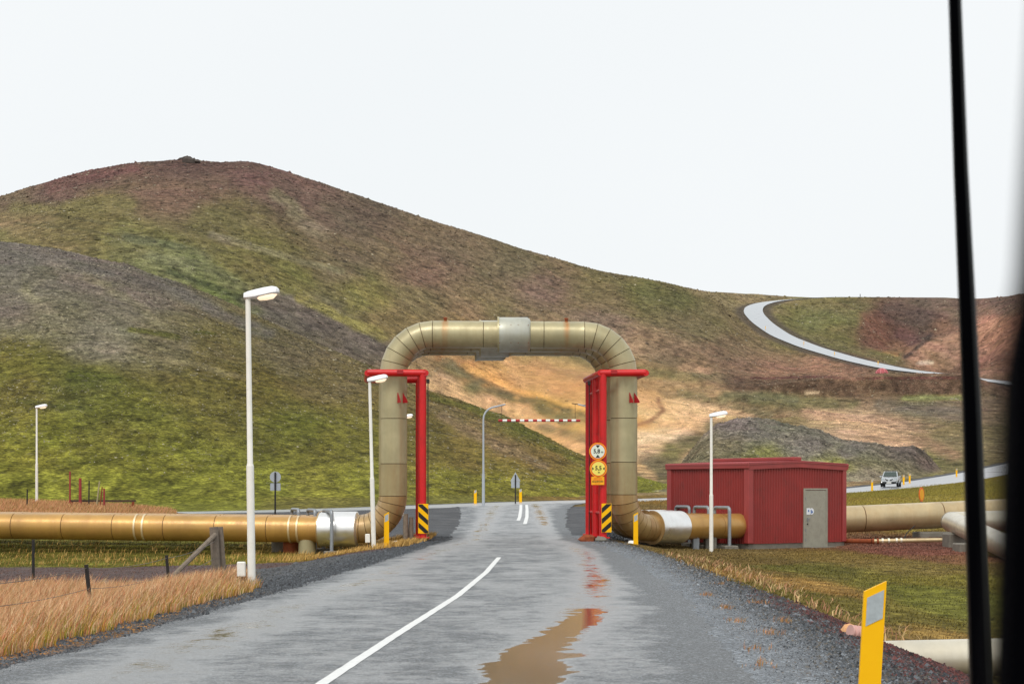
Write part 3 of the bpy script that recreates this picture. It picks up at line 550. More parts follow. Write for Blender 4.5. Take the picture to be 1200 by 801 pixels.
PX, D = np.meshgrid(pxs, ds); o = terrain_mesh('hills', (PX - 600) * D / F, D)

# ---------------------------------------------------------------- roads
ry = spaced([(2, 60, .12), (60, 128, .3)]); u = np.linspace(0, 1, 72)
RYg, U = np.meshgrid(ry, u, indexing='ij')
jl = .14 * fbm(ry / 1.2, ry * 0, 101) + .05 * fbm(ry / .2, ry * 0, 102); jr = .2 * fbm(ry / 1.4, ry * 0, 103) + .07 * fbm(ry / .2, ry * 0, 104)
XL = (rxl(ry) + jl)[:, None]; XR = (rxr(ry) + jr)[:, None]; RX = XL + (XR - XL) * U
RZ = zroad(RYg) - .035 * (np.abs(U - .5) * 2) ** 8
k_ = sm(98, 114, RYg); RZ = RZ * (1 - k_) + (terrain(RX, RYg) + .035) * k_
mk_ = RYg > 84; RZ[mk_] = np.maximum(RZ[mk_], terrain(RX[mk_], RYg[mk_]) + .02)
track = np.interp(RYg, [15.3, 18.6, 20.9, 23, 30, 45, 55, 60, 128], [.04, .28, .6, .95, 1.4, 1.95, 1.95, 1.5, 1.5]); ltr = np.interp(RYg, [15, 30, 45, 60, 128], [-3.6, -2.9, -2.3, -1.3, -1])
wn = fbm(RX / .8, RYg / 1.2, 111, 4)
pw = np.interp(RYg, [13, 15.3, 18.6, 20.9, 23, 25], [.46, .42, .25, .15, .05, -.1])
fine = fbm(RX / .3, RYg / .3, 113, 3)
puddle = sm(-.1, .06, pw * .8 + .16 * wn + .24 * fine - np.abs(RX - track)) * (RYg < 25)
wet = .30 + .32 * np.exp(-((RX - track) / .42) ** 2) + .26 * np.exp(-((RX - ltr) / .5) ** 2) - .05 + .15 * wn + .12 * fine + 1.2 * puddle
ledge = sm(1.2, .2, RX - (rxl(RYg))) ; redge = sm(1.25, -.1, rxr(RYg) - RX + .4 * fbm(RX / .7, RYg / 1.5, 119, 4))
wet = wet + .08 - .5 * np.maximum(ledge * 0, redge) - .15 * ledge + .04 * sm(50, 90, RYg)
me = npmesh('road', np.stack([RX, RYg, RZ], -1).reshape(-1, 3), grid_faces(len(ry), 72), ['wet_asphalt'], None, {'wet': wet, 'edge': redge})
link('road', me, kind='structure')
def strip(P, halfw, n=7, lift=0.0):
    T = np.gradient(P[:, :2], axis=0); T /= np.linalg.norm(T, axis=1)[:, None]; Nn = np.stack([-T[:, 1], T[:, 0]], 1)
    uu = np.linspace(-1, 1, n)
    V = np.stack([np.concatenate([P[:, :2] + Nn * halfw * k, (P[:, 2] + lift - .06 * abs(k) ** 4)[:, None]], 1) for k in uu], 1)
    return V.reshape(-1, 3), grid_faces(len(P), n)
V, Fc = strip(MAINR, 3.6, 9, .02); me = npmesh('main_road', V, Fc, ['wet_asphalt_far'], None, {'wet': np.full(len(V), .5)}); link('main_road', me, kind='structure')
V, Fc = strip(FARR, 5.3, 9, .12); me = npmesh('mountain_road', V, Fc, ['wet_asphalt_far'], None, {'wet': np.full(len(V), .5)}); link('mountain_road', me, kind='structure')
def line_marking(name, ya, yb, xoff, w, step=.25, jit=.0):
    yy = np.arange(ya, yb + .01, step); xx = rxc(yy) + xoff; n = len(yy)
    j = .008 * fbm(yy / .15, yy * 0, 121)
    L_ = np.stack([xx - w / 2 + j, yy, zroad(yy) + .005], 1); R_ = np.stack([xx + w / 2 + j, yy, zroad(yy) + .005], 1)
    if ya > 60:
        for q in (L_, R_): q[:, 2] = np.maximum(q[:, 2], terrain(q[:, 0], q[:, 1]) + .03)
    V = np.stack([L_, R_], 1).reshape(-1, 3); return link(name, npmesh(name, V, grid_faces(n, 2), ['line_white'], smooth=False), kind='structure')
line_marking('centre_line', 3, 44, 0, .112)
line_marking('road_marking', 84, 116, -.16, .17); line_marking('road_marking', 79, 116, .2, .17)
# ---------------------------------------------------------------- mesh builder for the objects
class MB:
    def __init__(s): s.v = []; s.f = []
    def add(s, V, Fs):
        n = len(s.v); s.v += [tuple(map(float, p)) for p in V]; s.f += [tuple(i + n for i in f) for f in Fs]; return s
    def box(s, c, sz, rz=0., bev=0.):
        hx, hy, hz = [k / 2 for k in sz]; cs, sn = math.cos(rz), math.sin(rz)
        if bev > 0:
            P = []; b = bev
            for z, i in ((-hz, b), (-hz + b, 0), (hz - b, 0), (hz, b)):
                for a, q in ((1, 1), (-1, 1), (-1, -1), (1, -1)):
                    X0 = a * (hx - i); Y0 = q * (hy - i)
                    if a * q > 0: P += [(X0, Y0 - q * b * (i == 0), z), (X0 - a * b * (i == 0), Y0, z)]
                    else: P += [(X0 - a * b * (i == 0), Y0, z), (X0, Y0 - q * b * (i == 0), z)]
            Fs = [tuple(range(7, -1, -1)), tuple(range(24, 32))]
            for k in range(3): Fs += [(k * 8 + j, k * 8 + (j + 1) % 8, k * 8 + 8 + (j + 1) % 8, k * 8 + 8 + j) for j in range(8)]
        else:
            P = [(a * hx, b * hy, d * hz) for d in (-1, 1) for b in (-1, 1) for a in (-1, 1)]
            Fs = [(0, 2, 3, 1), (4, 5, 7, 6), (0, 1, 5, 4), (2, 6, 7, 3), (0, 4, 6, 2), (1, 3, 7, 5)]
        return s.add([(c[0] + x * cs - y * sn, c[1] + x * sn + y * cs, c[2] + z) for x, y, z in P], Fs)
    def tube(s, path, r, n=12, caps=True, normals=None):
        P = [Vector(p) for p in path]; m = len(P)
        if normals is None and m > 2:
            d0 = (P[-1] - P[0]).normalized() * 1e-4
            for i in range(1, m):
                if (P[i] - P[i - 1]).length < 1e-5: P[i] = P[i] + d0 * i
        r = [r] * m if isinstance(r, (int, float)) else r
        T = [((P[min(i + 1, m - 1)] - P[max(i - 1, 0)]).normalized() if normals is None else Vector(normals[i])) for i in range(m)]
        up = Vector((0, 0, 1)) if abs(T[0].z) < .9 else Vector((0, 1, 0)); a = T[0].cross(up).normalized(); V = []
        for i in range(m):
            a = (a - T[i] * a.dot(T[i])).normalized(); b = T[i].cross(a)
            V += [P[i] + (a * math.cos(2 * math.pi * k / n) + b * math.sin(2 * math.pi * k / n)) * r[i] for k in range(n)]
        Fs = [(i * n + k, i * n + (k + 1) % n, i * n + n + (k + 1) % n, i * n + n + k) for i in range(m - 1) for k in range(n)]
        if caps: Fs += [tuple(range(n - 1, -1, -1)), tuple(range((m - 1) * n, m * n))]
        return s.add(V, Fs)
    def rod(s, a, b, r, r2=None, n=10): return s.tube([a, b], [r, r if r2 is None else r2], n)
    def prism(s, poly, o, ux, uy, depth):
        """outline poly in the (ux, uy) plane at o, pushed back along ux x uy * -depth"""
        o, ux, uy = Vector(o), Vector(ux), Vector(uy); nrm = ux.cross(uy).normalized(); n = len(poly)
        V = [o + ux * p[0] + uy * p[1] for p in poly] + [o + ux * p[0] + uy * p[1] - nrm * depth for p in poly]
        return s.add(V, [tuple(range(n)), tuple(range(2 * n - 1, n - 1, -1))] + [(i, i + n, (i + 1) % n + n, (i + 1) % n) for i in range(n)])
    def build(s, name, mat, parent=None, loc=None, ang=35, **kw):
        base = Vector((0, 0, 0)) if parent is None else wl(parent)
        if loc is not None: base = Vector(loc)
        me = bpy.data.meshes.new(name); me.from_pydata([Vector(p) - base for p in s.v], [], s.f); me.materials.append(M[mat]); me.validate(); me.update()
        me.shade_smooth(); me.set_sharp_from_angle(angle=R(ang))
        o = bpy.data.objects.new(name, me); COL.objects.link(o); o.parent = parent
        if loc is not None: o.location = base - (wl(parent) if parent is not None else Vector((0, 0, 0)))
        for k, v in kw.items(): o[k] = v
        return o
def wl(o):
    v = Vector((0, 0, 0))
    while o is not None: v = v + o.location; o = o.parent
    return v
def thing(name, label, cat, loc, group=None):
    o = bpy.data.objects.new(name, None); COL.objects.link(o); o.location = loc; o['label'] = label; o['category'] = cat; o.empty_display_size = .2
    if group: o['group'] = group
    return o
def tag(o, label, cat, group=None):
    o['label'] = label; o['category'] = cat
    if group: o['group'] = group
    return o
def kids(o): return [c for c in COL.objects if c.parent == o]
def dup(root, loc, label, rz=None, group=None, scale=None):
    def cp(o, par):
        c = o.copy(); COL.objects.link(c); c.parent = par
        for k in kids(o): cp(k, c)
        return c
    r = cp(root, None); r.location = loc; r['label'] = label
    if rz is not None: r.rotation_euler[2] = rz
    if scale: r.scale = scale
    if group: r['group'] = group
    return r
def arc(c, u, v, r, a0, a1, n): # points on an arc in plane (u, v)
    c, u, v = Vector(c), Vector(u), Vector(v)
    return [c + (u * math.cos(a0 + (a1 - a0) * i / n) + v * math.sin(a0 + (a1 - a0) * i / n)) * r for i in range(n + 1)]

# ---------------------------------------------------------------- the steam pipelines arching over the road
BK = Vector((-.085, 1, 0)).normalized()       # direction through the portal, away from the camera
RP = .455
def pipeline(k, label):
    off = BK * (1.62 * k); cx = (.2, -.3, -.35)[k]
    CL = Vector((-3.97, 60, .33)) + off; CR = Vector((3.74, 60, .38)) + off
    ztop = 6.86; dl = Vector((-45, 64.4, .62)) + off - CL; dl.z = 0; dl.normalize()
    dr = Vector((7.95, 63.9, .37)) + off - CR; dr.z = 0; dr.normalize(); Z = Vector((0, 0, 1)); Xp = (CR - CL); Xp.z = 0; Xp.normalize()
    root = thing('steam_pipeline', label, 'pipeline', (CL.x, CL.y, -.5), 'parallel steam pipes arching over the road')
    RL, RU = 1.12, 1.32; GAP = .0045
    core = []; secs = []      # secs: (points, normals, material, radius)
    def straight(a, b, mat, step, r=RP, ph=0.):
        a, b = Vector(a), Vector(b); Ln = (b - a).length; t = (b - a).normalized(); n = max(1, round(Ln / step))
        cuts = [0] + [Ln * (i + ph) / n for i in range(1, n)] + [Ln]
        for i in range(len(cuts) - 1): secs.append(([a + t * (cuts[i] + GAP), a + t * (cuts[i + 1] - GAP)], [t, t], mat, r))
        core.extend([a, b])
    def elbow(c, u, v, r, a0, a1, n, mat, ra=RP):
        c, u, v = Vector(c), Vector(u), Vector(v)
        sgn = 1 if a1 > a0 else -1
        for i in range(n):
            P = []; Nn = []
            for q in (i, i + 1):
                a = a0 + (a1 - a0) * q / n
                P.append(c + (u * math.cos(a) + v * math.sin(a)) * r); Nn.append((v * math.cos(a) - u * math.sin(a)) * sgn)
            g = (P[1] - P[0]).normalized() * GAP * .8
            secs.append(([P[0] + g, P[1] - g], Nn, mat, ra))
            core.extend(P)
    farL = CL + dl * 41.5; farL.z = .66; nearL = CL + dl * RL
    s1 = CL + dl * 1.22; s2 = CL + dl * 2.5
    straight(farL, s2, 'jacket_gold', 1.75, .44)
    tb = (s2 - farL).normalized(); nb = round((s2 - farL).length / 1.75)
    for i in range(1, nb):
        if k > 0 or i % 3: continue
        p = farL + tb * ((s2 - farL).length * (i + .44) / nb)
        for q in (0, .28):
            m = MB(); m.tube([p + tb * (q - .035), p + tb * (q - .03), p + tb * (q + .03), p + tb * (q + .035)], [RP - .01, RP + .012, RP + .012, RP - .01], 32, False); m.build('joint_band', 'jacket_band', root)
    straight(s2, nearL, 'jacket_low', 3)
    elbow(CL + dl * RL + Z * RL, -Z, -dl, RL, 0, math.pi / 2, 7, 'jacket_low')
    straight(CL + Z * RL, CL + Z * 2.2, 'jacket_mid', 1.15); straight(CL + Z * 2.2, Vector((CL.x, CL.y, ztop - RU)), 'jacket_khaki', 1.22)
    TL = Vector((CL.x, CL.y, ztop)); TR = Vector((CR.x, CR.y, ztop - .03))
    elbow(TL + Xp * RU - Z * RU, -Xp, Z, RU, 0, math.pi / 2, 6, 'jacket_khaki')
    c1 = (TL + TR) / 2 + Xp * (cx - .0)
    for a, b, bx in ((TL + Xp * RU, c1, .35), (c1, TR - Xp * RU, None)):
        Ln = (b - a).length; bt = a + (b - a).normalized() * (.42 if bx else Ln - .6)
        cut = a + (b - a) * (.62 if bx else .42)
        for p, q, mt in ((a, cut, 'jacket_rusty' if bx else 'jacket_khaki'), (cut, b, 'jacket_khaki' if bx else 'jacket_rusty')):
            t = (q - p).normalized(); n = 14 if mt == 'jacket_rusty' else 1
            pts = [p + t * GAP + (q - p - t * 2 * GAP) * i / n for i in range(n + 1)]; secs.append((pts, [t] * (n + 1), mt, RP))
        core.extend([a, b])
        m = MB(); m.tube([bt + Z * (RP - .02), bt + Z * (RP + .07)], [.05, .05], 8); m.tube([bt + Z * (RP + .07), bt + Z * (RP + .12)], [.075, .06], 6); m.build('bolt', 'rust', root)
        bolts.append(bt)
    elbow(TR - Xp * RU - Z * RU, Z, Xp, RU, 0, math.pi / 2, 6, 'jacket_khaki')
    straight(TR - Z * RU, CR + Z * 2.2, 'jacket_khaki', 1.22); straight(CR + Z * 2.2, CR + Z * RL, 'jacket_mid', 1.2)
    elbow(CR + dr * RL + Z * RL, -dr, -Z, RL, 0, math.pi / 2, 7, 'jacket_low')
    endR = CR + dr * (6.7 if k == 0 else 7.4)
    straight(CR + dr * RL, CR + dr * 2.75, 'jacket_low', 3); straight(CR + dr * 2.75, endR, 'jacket_gold', 1.6, .44)
    m = MB(); m.tube(core, RP - .03, 20); m.build('inner_pipe', 'core_dark', root)
    for pts, nn, mt, r in secs:
        m = MB(); P = [Vector(p) for p in pts]; a, b = P[0], P[-1]; ta = (P[1] - P[0]).normalized() * .008
        m.tube([a] + [a + ta * 1.0] + P[1:-1] + [b - ta] + [b], [r - .045, r] + [r] * (len(P) - 2) + [r + .004, r - .045], 32, False, [nn[0], nn[0]] + list(nn[1:-1]) + [nn[-1], nn[-1]])
        # lap strip at one end of each jacket sheet
        o = m.build('jacket_section', mt, root)
        if mt == 'jacket_rusty':
            me = o.data; at_ = me.attributes.new('rust', 'FLOAT', 'POINT'); base = wl(root)
            vals = []
            for v in me.vertices:
                w = v.co + base; bst = min(bolts[-2:], key=lambda q: abs(q.x - w.x)); ax = abs(w.x - bst.x)
                vals.append(max(0, 1 - ax / .16) * (.35 + .65 * max(0, min(1, (w.z - (ztop - .5)) / .9))) * .95 + max(0, 1 - ax / .5) * .15)
            at_.data.foreach_set('value', vals)
    # sleeves over the lower joints
    for c, d, a, b, r, flip in ((CL, dl, 1.18, 2.5, .57, 1), (CR, dr, 1.42, 2.85, .56, 0)):
        a_, b_ = c + d * a, c + d * b; m = MB()
        if flip: m.tube([a_ - d * -.0, a_ + d * .06, b_, b_], [r - .11, r, r, r - .1], 36)
        else: m.tube([a_, a_, b_ - d * .05, b_], [r - .1, r, r, r - .1], 36)
        m.build('sleeve', 'jacket_silver', root)
        e = b_ if flip else a_ - d * .0
        m = MB(); s_ = d if flip else -d; m.tube([e - s_ * .01, e + s_ * .0, e + s_ * .035, e + s_ * .04], [r - .04, r + .02, r + .02, RP - .02], 36); m.build('flange', 'jacket_low', root)
    # expansion collar of the top run
    w = .54; a_, b_ = c1 - Xp * w, c1 + Xp * w; m = MB(); rc = .585 if k == 0 else .63
    m.tube([a_, a_ + Xp * .01, b_ - Xp * .12, b_ - Xp * .04, b_], [RP - .02, rc, rc, rc - .05, rc - .14], 40); cl = m.build('expansion_collar', 'jacket_collar', root)
    m = MB(); m.tube([a_ - Xp * .03, a_ - Xp * .03, a_ + Xp * .03, a_ + Xp * .03], [rc - .04, rc + .02, rc + .02, rc - .04], 40); m.build('rim', 'jacket_khaki', cl)
    for q in (.05, .42, .66, 1.0):
        for an in (-.55, .5):
            p = a_ + Xp * q + Vector((0, -math.cos(an), math.sin(an))) * (rc + .004); m = MB(); m.box(p, (.022, .022, .022)); m.build('rivet', 'rust', cl)
    # pairs of guide lugs on the legs
    for c, sx in ((CL, 1), (CR, 1)):
        for j in (0, 1):
            x0 = c.x + (.16 if j == 0 else .33); y0 = c.y - math.sqrt(max(RP ** 2 - (x0 - c.x) ** 2, .04)) - .01; m = MB(); z0 = 4.55
            th = R(-58 if j == 0 else -38); ux = Vector((math.cos(th), math.sin(th), 0)); 
            m.prism([(0, 0), (.2, .0), (.2, .06), (0, .34)] if j else [(0, 0), (.2, .0), (.2, .04), (0, .34)], (x0, y0, z0), ux, (0, 0, 1), .025)
            m.build('guide_lug', 'red_dark', root)
    return root
bolts = []
pipeline(0, 'nearest of the parallel steam pipes arching over the road, weathered khaki jacket')
pipeline(1, 'middle steam pipe of the arch, mostly hidden behind the nearest pipe')
pipeline(2, 'rearmost steam pipe of the arch, seen beside the right legs')

# ---------------------------------------------------------------- red guide frames
def red_frame(xp, xin, xout, label, side):
    y0 = 59.3; root = thing('guide_frame', label, 'steel frame', (xp, y0, -.05), 'red steel frames guiding the pipes'); back = BK * 3.7
    zb = 5.52; r = .115
    A = Vector((xp, y0, 0)); Bk = A + back; Mid = A + BK * 1.85
    for p, mt in ((A, 1), (Mid, 0), (Bk, 0)):
        m = MB(); g = tz(p.x, p.y) - .3; m.rod((p.x, p.y, g), (p.x, p.y, zb), r if mt else .125, None, 20); m.build('post', 'red_paint', root)
        m = MB(); m.box((p.x, p.y, g + .42), (.42, .42, .04)); m.build('base_plate', 'red_paint', root)
    for p in (A, Bk):
        sgn = 1 if xout > xin else -1
        o = p - Vector((xp, p.y, 0)) ; dx = p.x - xp
        m = MB(); m.rod((xin + dx, p.y, zb), (xout + dx, p.y, zb + .01), .118, None, 20); m.build('crossbar', 'red_paint', root)
    for xx in (xin, xout):
        m = MB(); a = Vector((xx, y0, zb + .0)); m.rod(a - BK * .1, a + BK * 3.8, .1, None, 16); m.build('crossbar', 'red_paint', root)
    # ribs stiffening the upright pair
    m = MB(); m.box((A.x - .1, A.y + .12, 2.7), (.05, .12, 5.4)); m.build('web_plate', 'red_paint', root)
    for z in (.9, 5.0):
        m = MB(); m.rod((A.x, A.y, z), (Bk.x, Bk.y, z), .045, None, 10); m.build('brace', 'red_paint', root)
    m = MB(); m.box((xp + (-.75 if side < 0 else .35), y0 - .13, zb + .03), (.2, .05, .14), 0, .01); m.build('clamp', 'red_dark', root)
    # cable conduit with a small box
    cxp = xp + .17 if side < 0 else xp - .42
    m = MB(); m.rod((cxp, y0 + (0 if side < 0 else 1), -.1), (cxp, y0 + (0 if side < 0 else 1), 5.2), .016, None, 8); cd = m.build('conduit', 'dark_metal', root)
    m = MB(); m.box((cxp - .0, y0 + (0 if side < 0 else 1), 5.25), (.1, .09, .14), 0, .01); m.build('junction_box', 'dark_metal', cd)
    return root
red_frame(-2.95, -2.86, -4.78, 'red steel guide frame round the left legs of the pipe arch', -1)
red_frame(3.02, 2.92, 4.42, 'red steel guide frame carrying the round clearance signs', 1)

def hazard_board(x, y, z0, w, h, dirn, label):
    root = thing('hazard_board', label, 'hazard board', (x, y, z0), 'striped hazard boards on the red posts')
    m = MB(); m.box((x, y + .012, z0 + h / 2), (w, .02, h), 0, .004); m.build('backing_plate', 'marker_yellow', root)
    # black diagonal stripes, clipped to the board
    per = .355; th = .172; sl = .85 * w
    k = -2
    while k * per < h + .6:
        b = k * per + .06; pts = []
        # band between lines z = b + s*u and z = b+th+s*u
        def line(u, c): return c + dirn * sl * (u - .5)
        poly = [(0, line(0, b)), (1, line(1, b)), (1, line(1, b + th)), (0, line(0, b + th))]
        def clip(poly, lim, up):
            o = []
            for i in range(len(poly)):
                p, q = poly[i], poly[(i + 1) % len(poly)]; ip = (p[1] <= lim) if up else (p[1] >= lim); iq = (q[1] <= lim) if up else (q[1] >= lim)
                if ip: o.append(p)
                if ip != iq:
                    t = (lim - p[1]) / (q[1] - p[1]); o.append((p[0] + (q[0] - p[0]) * t, lim))
            return o
        poly = clip(poly, h - .012, True)
        if len(poly) > 2: poly = clip(poly, .012, False)
        if len(poly) > 2:
            m = MB(); m.prism([((u - .5) * (w - .02), v) for u, v in poly], (x, y - .003, z0), (1, 0, 0), (0, 0, 1), .002); m.build('stripe', 'black', root)
        k += 1
    return root
hazard_board(-2.93, 59.14, .22, .34, .98, -1, 'striped yellow and black hazard board on the left red post')
hazard_board(3.12, 59.14, .26, .33, .95, 1, 'striped yellow and black hazard board on the right red post')

def text_mesh(txt, size, x, y, z, mat, parent, name='lettering', bold=.0, sx=1.):
    c = bpy.data.curves.new('lettering', 'FONT'); c.body = txt; c.size = size; c.align_x = 'CENTER'; c.align_y = 'CENTER'; c.offset = bold; c.extrude = .002; c.resolution_u = 3
    t_ = bpy.data.objects.new('lettering', c); me = bpy.data.meshes.new_from_object(t_); bpy.data.objects.remove(t_)
    me.materials.clear(); me.materials.append(M[mat])
    o = bpy.data.objects.new(name, me); COL.objects.link(o); o.rotation_euler = (R(90), 0, 0); o.scale = (sx, 1, 1)
    o.parent = parent; o.location = Vector((x, y, z)) - wl(parent); return o
def disc(m, c, r0, r1, th, n=40):
    return m.tube([(c[0], c[1] + th, c[2]), (c[0], c[1], c[2])], [r1, r1], n)
def round_sign(x, y, z, face, txt, unit, tri, label):
    root = thing('clearance_sign', label, 'road sign', (x, y + .02, z - .28), 'round clearance signs on the right red frame')
    m = MB(); disc(m, (x, y, z), 0, .285, .02); m.build('sign_rim', 'sign_yellow', root)
    m = MB(); disc(m, (x, y - .003, z), 0, .262, .004); m.build('border_ring', 'sign_orange', root)
    m = MB(); disc(m, (x, y - .006, z), 0, .226, .004); m.build('sign_face', face, root)
    for s in (-1, 1):
        m = MB()
        if tri == 'v': m.prism([(-.07, s * .205), (0, s * .105), (.07, s * .205)][::s], (x, y - .009, z), (1, 0, 0), (0, 0, 1), .003)
        else: m.prism([(s * .205, -.055), (s * .205, .055), (s * .145, 0)][::s], (x, y - .009, z), (1, 0, 0), (0, 0, 1), .003)
        m.build('arrowhead', 'black', root)
    text_mesh(txt, .19, x - (.035 if tri == 'v' else 0), y - .01, z + (.0 if tri == 'v' else .015), 'black', root, bold=.004, sx=.95)
    if tri == 'v': text_mesh(unit, .095, x + .145, y - .01, z - .02, 'black', root, bold=.002)
    else: text_mesh(unit, .09, x + .02, y - .01, z - .12, 'black', root, bold=.002)
sx_, sy_ = 2.83, 59.1
round_sign(sx_, sy_, 2.93, 'sign_white', '5,8', 'm', 'v', 'upper round clearance sign reading 5,8 m with a pale face')
round_sign(sx_ + .02, sy_, 2.36, 'sign_pale', '5,5', 'm', 'h', 'lower round clearance sign reading 5,5 m with a yellow face')
pr = thing('warning_plate', 'small yellow warning plate below the two round signs', 'sign plate', (sx_ + .02, sy_, 1.82))
m = MB(); m.box((sx_ + .0, sy_ + .01, 1.96), (.43, .02, .27), 0, .004); m.build('plate', 'sign_yellow', pr)
for j, (zz, ww, hh) in enumerate(((2.04, .26, .03), (1.99, .30, .022), (1.935, .37, .035), (1.875, .2, .015))):
    x = sx_ - ww / 2
    m = MB()
    while x < sx_ + ww / 2 - .01:
        w = random.uniform(.018, .045); m.box((x + w / 2, sy_ - .004, zz + random.uniform(-.004, .004)), (w, .004, hh)); x += w + .012
    m.build('lettering', 'black' if j == 2 else 'sign_orange', pr)
for zz in (2.93, 2.36, 1.96):
    pass

# ---------------------------------------------------------------- street lamps
def lamp(x, y, H, label, lean=0, sc=1., base_z=None, box=True, rz=0.):
    z0 = tz(x, y) if base_z is None else base_z
    root = thing('street_lamp', label, 'street lamp', (x, y, z0), 'white lamp posts along the road')
    m = MB(); hb = H * .42; m.tube([(x, y, z0 - .4), (x, y, z0 + hb)], [.07 * sc, .066 * sc], 16); m.build('lower_pole', 'white_paint', root)
    m = MB(); m.tube([(x, y, z0 + hb), (x, y, z0 + hb + .05), (x, y, z0 + H)], [.064 * sc, .05 * sc, .044 * sc], 16); m.build('upper_pole', 'white_paint', root)
    zz = z0 + H; m = MB(); prof = [(-.07, -.02, .05, .08), (.0, -.02, .08, .11), (.12, -.01, .11, .13), (.28, .02, .135, .135), (.42, .05, .14, .125), (.5, .06, .12, .1), (.54, .07, .06, .05)]
    # shell: cross sections (x offset, centre height, half width, height)
    V = []; Fs = []; n = 14
    for (u, zc, hw, hh) in prof:
        for q in range(n):
            a = 2 * math.pi * q / n; V.append((x + u, y + hw * math.cos(a), zz + zc + .03 + hh * (math.sin(a) if math.sin(a) > 0 else .25 * math.sin(a))))
    for i in range(len(prof) - 1): Fs += [(i * n + q, i * n + (q + 1) % n, (i + 1) * n + (q + 1) % n, (i + 1) * n + q) for q in range(n)]
    Fs += [tuple(range(n)), tuple(range(len(prof) * n - 1, (len(prof) - 1) * n - 1, -1))]
    m.add(V, Fs); h = m.build('lamp_head', 'lamp_shell', root)
    m = MB(); V = []; Fs = []; pr2 = [(.14, .02), (.2, .1), (.32, .115), (.44, .1), (.5, .02)]
    for u, hw in pr2:
        for q in range(n):
            a = 2 * math.pi * q / n; V.append((x + u, y + hw * math.cos(a), zz + .02 + (u - .14) * .12 + hw * (.7 * math.sin(a) if math.sin(a) < 0 else .2 * math.sin(a))))
    for i in range(len(pr2) - 1): Fs += [(i * n + q, i * n + (q + 1) % n, (i + 1) * n + (q + 1) % n, (i + 1) * n + q) for q in range(n)]
    m.add(V, Fs); m.build('lamp_lens', 'lamp_glow', h)
    if box:
        m = MB(); m.box((x - .17, y - .03, z0 + .32), (.14, .12, .26), 0, .015); m.build('fuse_box', 'white_paint', root)
        m = MB(); m.tube([(x - .15, y - .03, z0 + .2), (x - .13, y - .02, z0 - .1)], .02, 8); m.build('cable', 'dark_metal', root)
    root.rotation_euler[1] = lean; root.rotation_euler[2] = rz
    return root
lamp(at(295, 31), 31, 5.0, 'tallest looking white lamp post, left of the road beside the wooden corner post', R(-.75))
lamp(at(438, 53), 53, 4.95, 'white lamp post standing before the left leg of the arch', R(-1.4))
lamp(at(833.5, 59.8), 59.8, 4.5, 'white lamp post in front of the red building', 0, box=False)
lamp(at(43, 92), 92, 4.95, 'distant white lamp post at the far left on the grassy bank', 0, box=False)
lamp(at(472, 95), 95, 5.2, 'far lamp mostly hidden behind the left leg of the arch', 0, box=False, sc=.9)
# ---------------------------------------------------------------- red pump house
C0 = Vector((8.40, 63.65, 0)); BU = Vector((.811, .585, 0)); BV = Vector((-.585, .811, 0)); BW, BL = 4.87, 4.3
ZB, ZE, ZA = -.26, 2.52, 2.60
house = thing('pump_house', 'dark red corrugated metal pump house with a grey door', 'building', (C0 + BU * BW / 2 + BV * BL / 2 + Vector((0, 0, -.42))))
def bp(u, v, z): return C0 + BU * u + BV * v + Vector((0, 0, z))
def corrugated(a, b, top, n_out, hole=None):
    """ribbed sheet from a to b (ground points); top(t) height; hole=(t0, t1, ztop)"""
    L_ = (b - a).length; t = (b - a).normalized(); m = MB(); V = []; per = .13; k = 0; pro = []
    while k * per < L_ - .01:
        for f, d in ((0, 0), (.4, 0), (.5, .022), (.9, .022)): 
            s = (k + f) * per
            if s < L_: pro.append((s, d))
        k += 1
    pro.append((L_, 0)); Fs = []
    for s, d in pro:
        p = a + t * s + n_out * d; z1 = top(s); z0 = ZB
        if hole and hole[0] < s < hole[1]: z0 = hole[2]
        V += [(p.x, p.y, z0), (p.x, p.y, z1)]
    m.add(V, [(2 * i, 2 * i + 2, 2 * i + 3, 2 * i + 1) for i in range(len(pro) - 1)]); return m
def topf(s): return ZE + (ZA - ZE) * (1 - abs(s - BW / 2) / (BW / 2)) - .02
D0, D1 = 2.70, 3.90
corrugated(bp(0, 0, 0), bp(BW, 0, 0), topf, -BV, (D0, D1, 1.62)).build('wall', 'wall_red', house, ang=20)
corrugated(bp(0, BL, 0), bp(0, 0, 0), lambda s: ZE, -BU).build('wall', 'wall_red', house, ang=20)
corrugated(bp(BW, 0, 0), bp(BW, BL, 0), lambda s: ZE, BU).build('wall', 'wall_red', house, ang=20)
corrugated(bp(BW, BL, 0), bp(0, BL, 0), topf, BV).build('wall', 'wall_red', house, ang=20)
rzb = math.atan2(BU.y, BU.x)
def bbox_(name, mat, u, v, z, su, sv, sz, parent=house, bev=0.): 
    m = MB(); p = bp(u, v, z); m.box(p, (su, sv, sz), rzb, bev); return m.build(name, mat, parent)
bbox_('foundation', 'concrete', BW / 2, BL / 2, -.45, BW - .03, BL - .03, .42)
for u, v in ((.06, .06), (BW - .06, .06), (.06, BL - .06), (BW - .06, BL - .06)):
    bbox_('corner_trim', 'trim_red', u, v, (ZB + ZE) / 2 + .01, .25 if u < 1 else .2, .25, ZE - ZB, bev=.02)
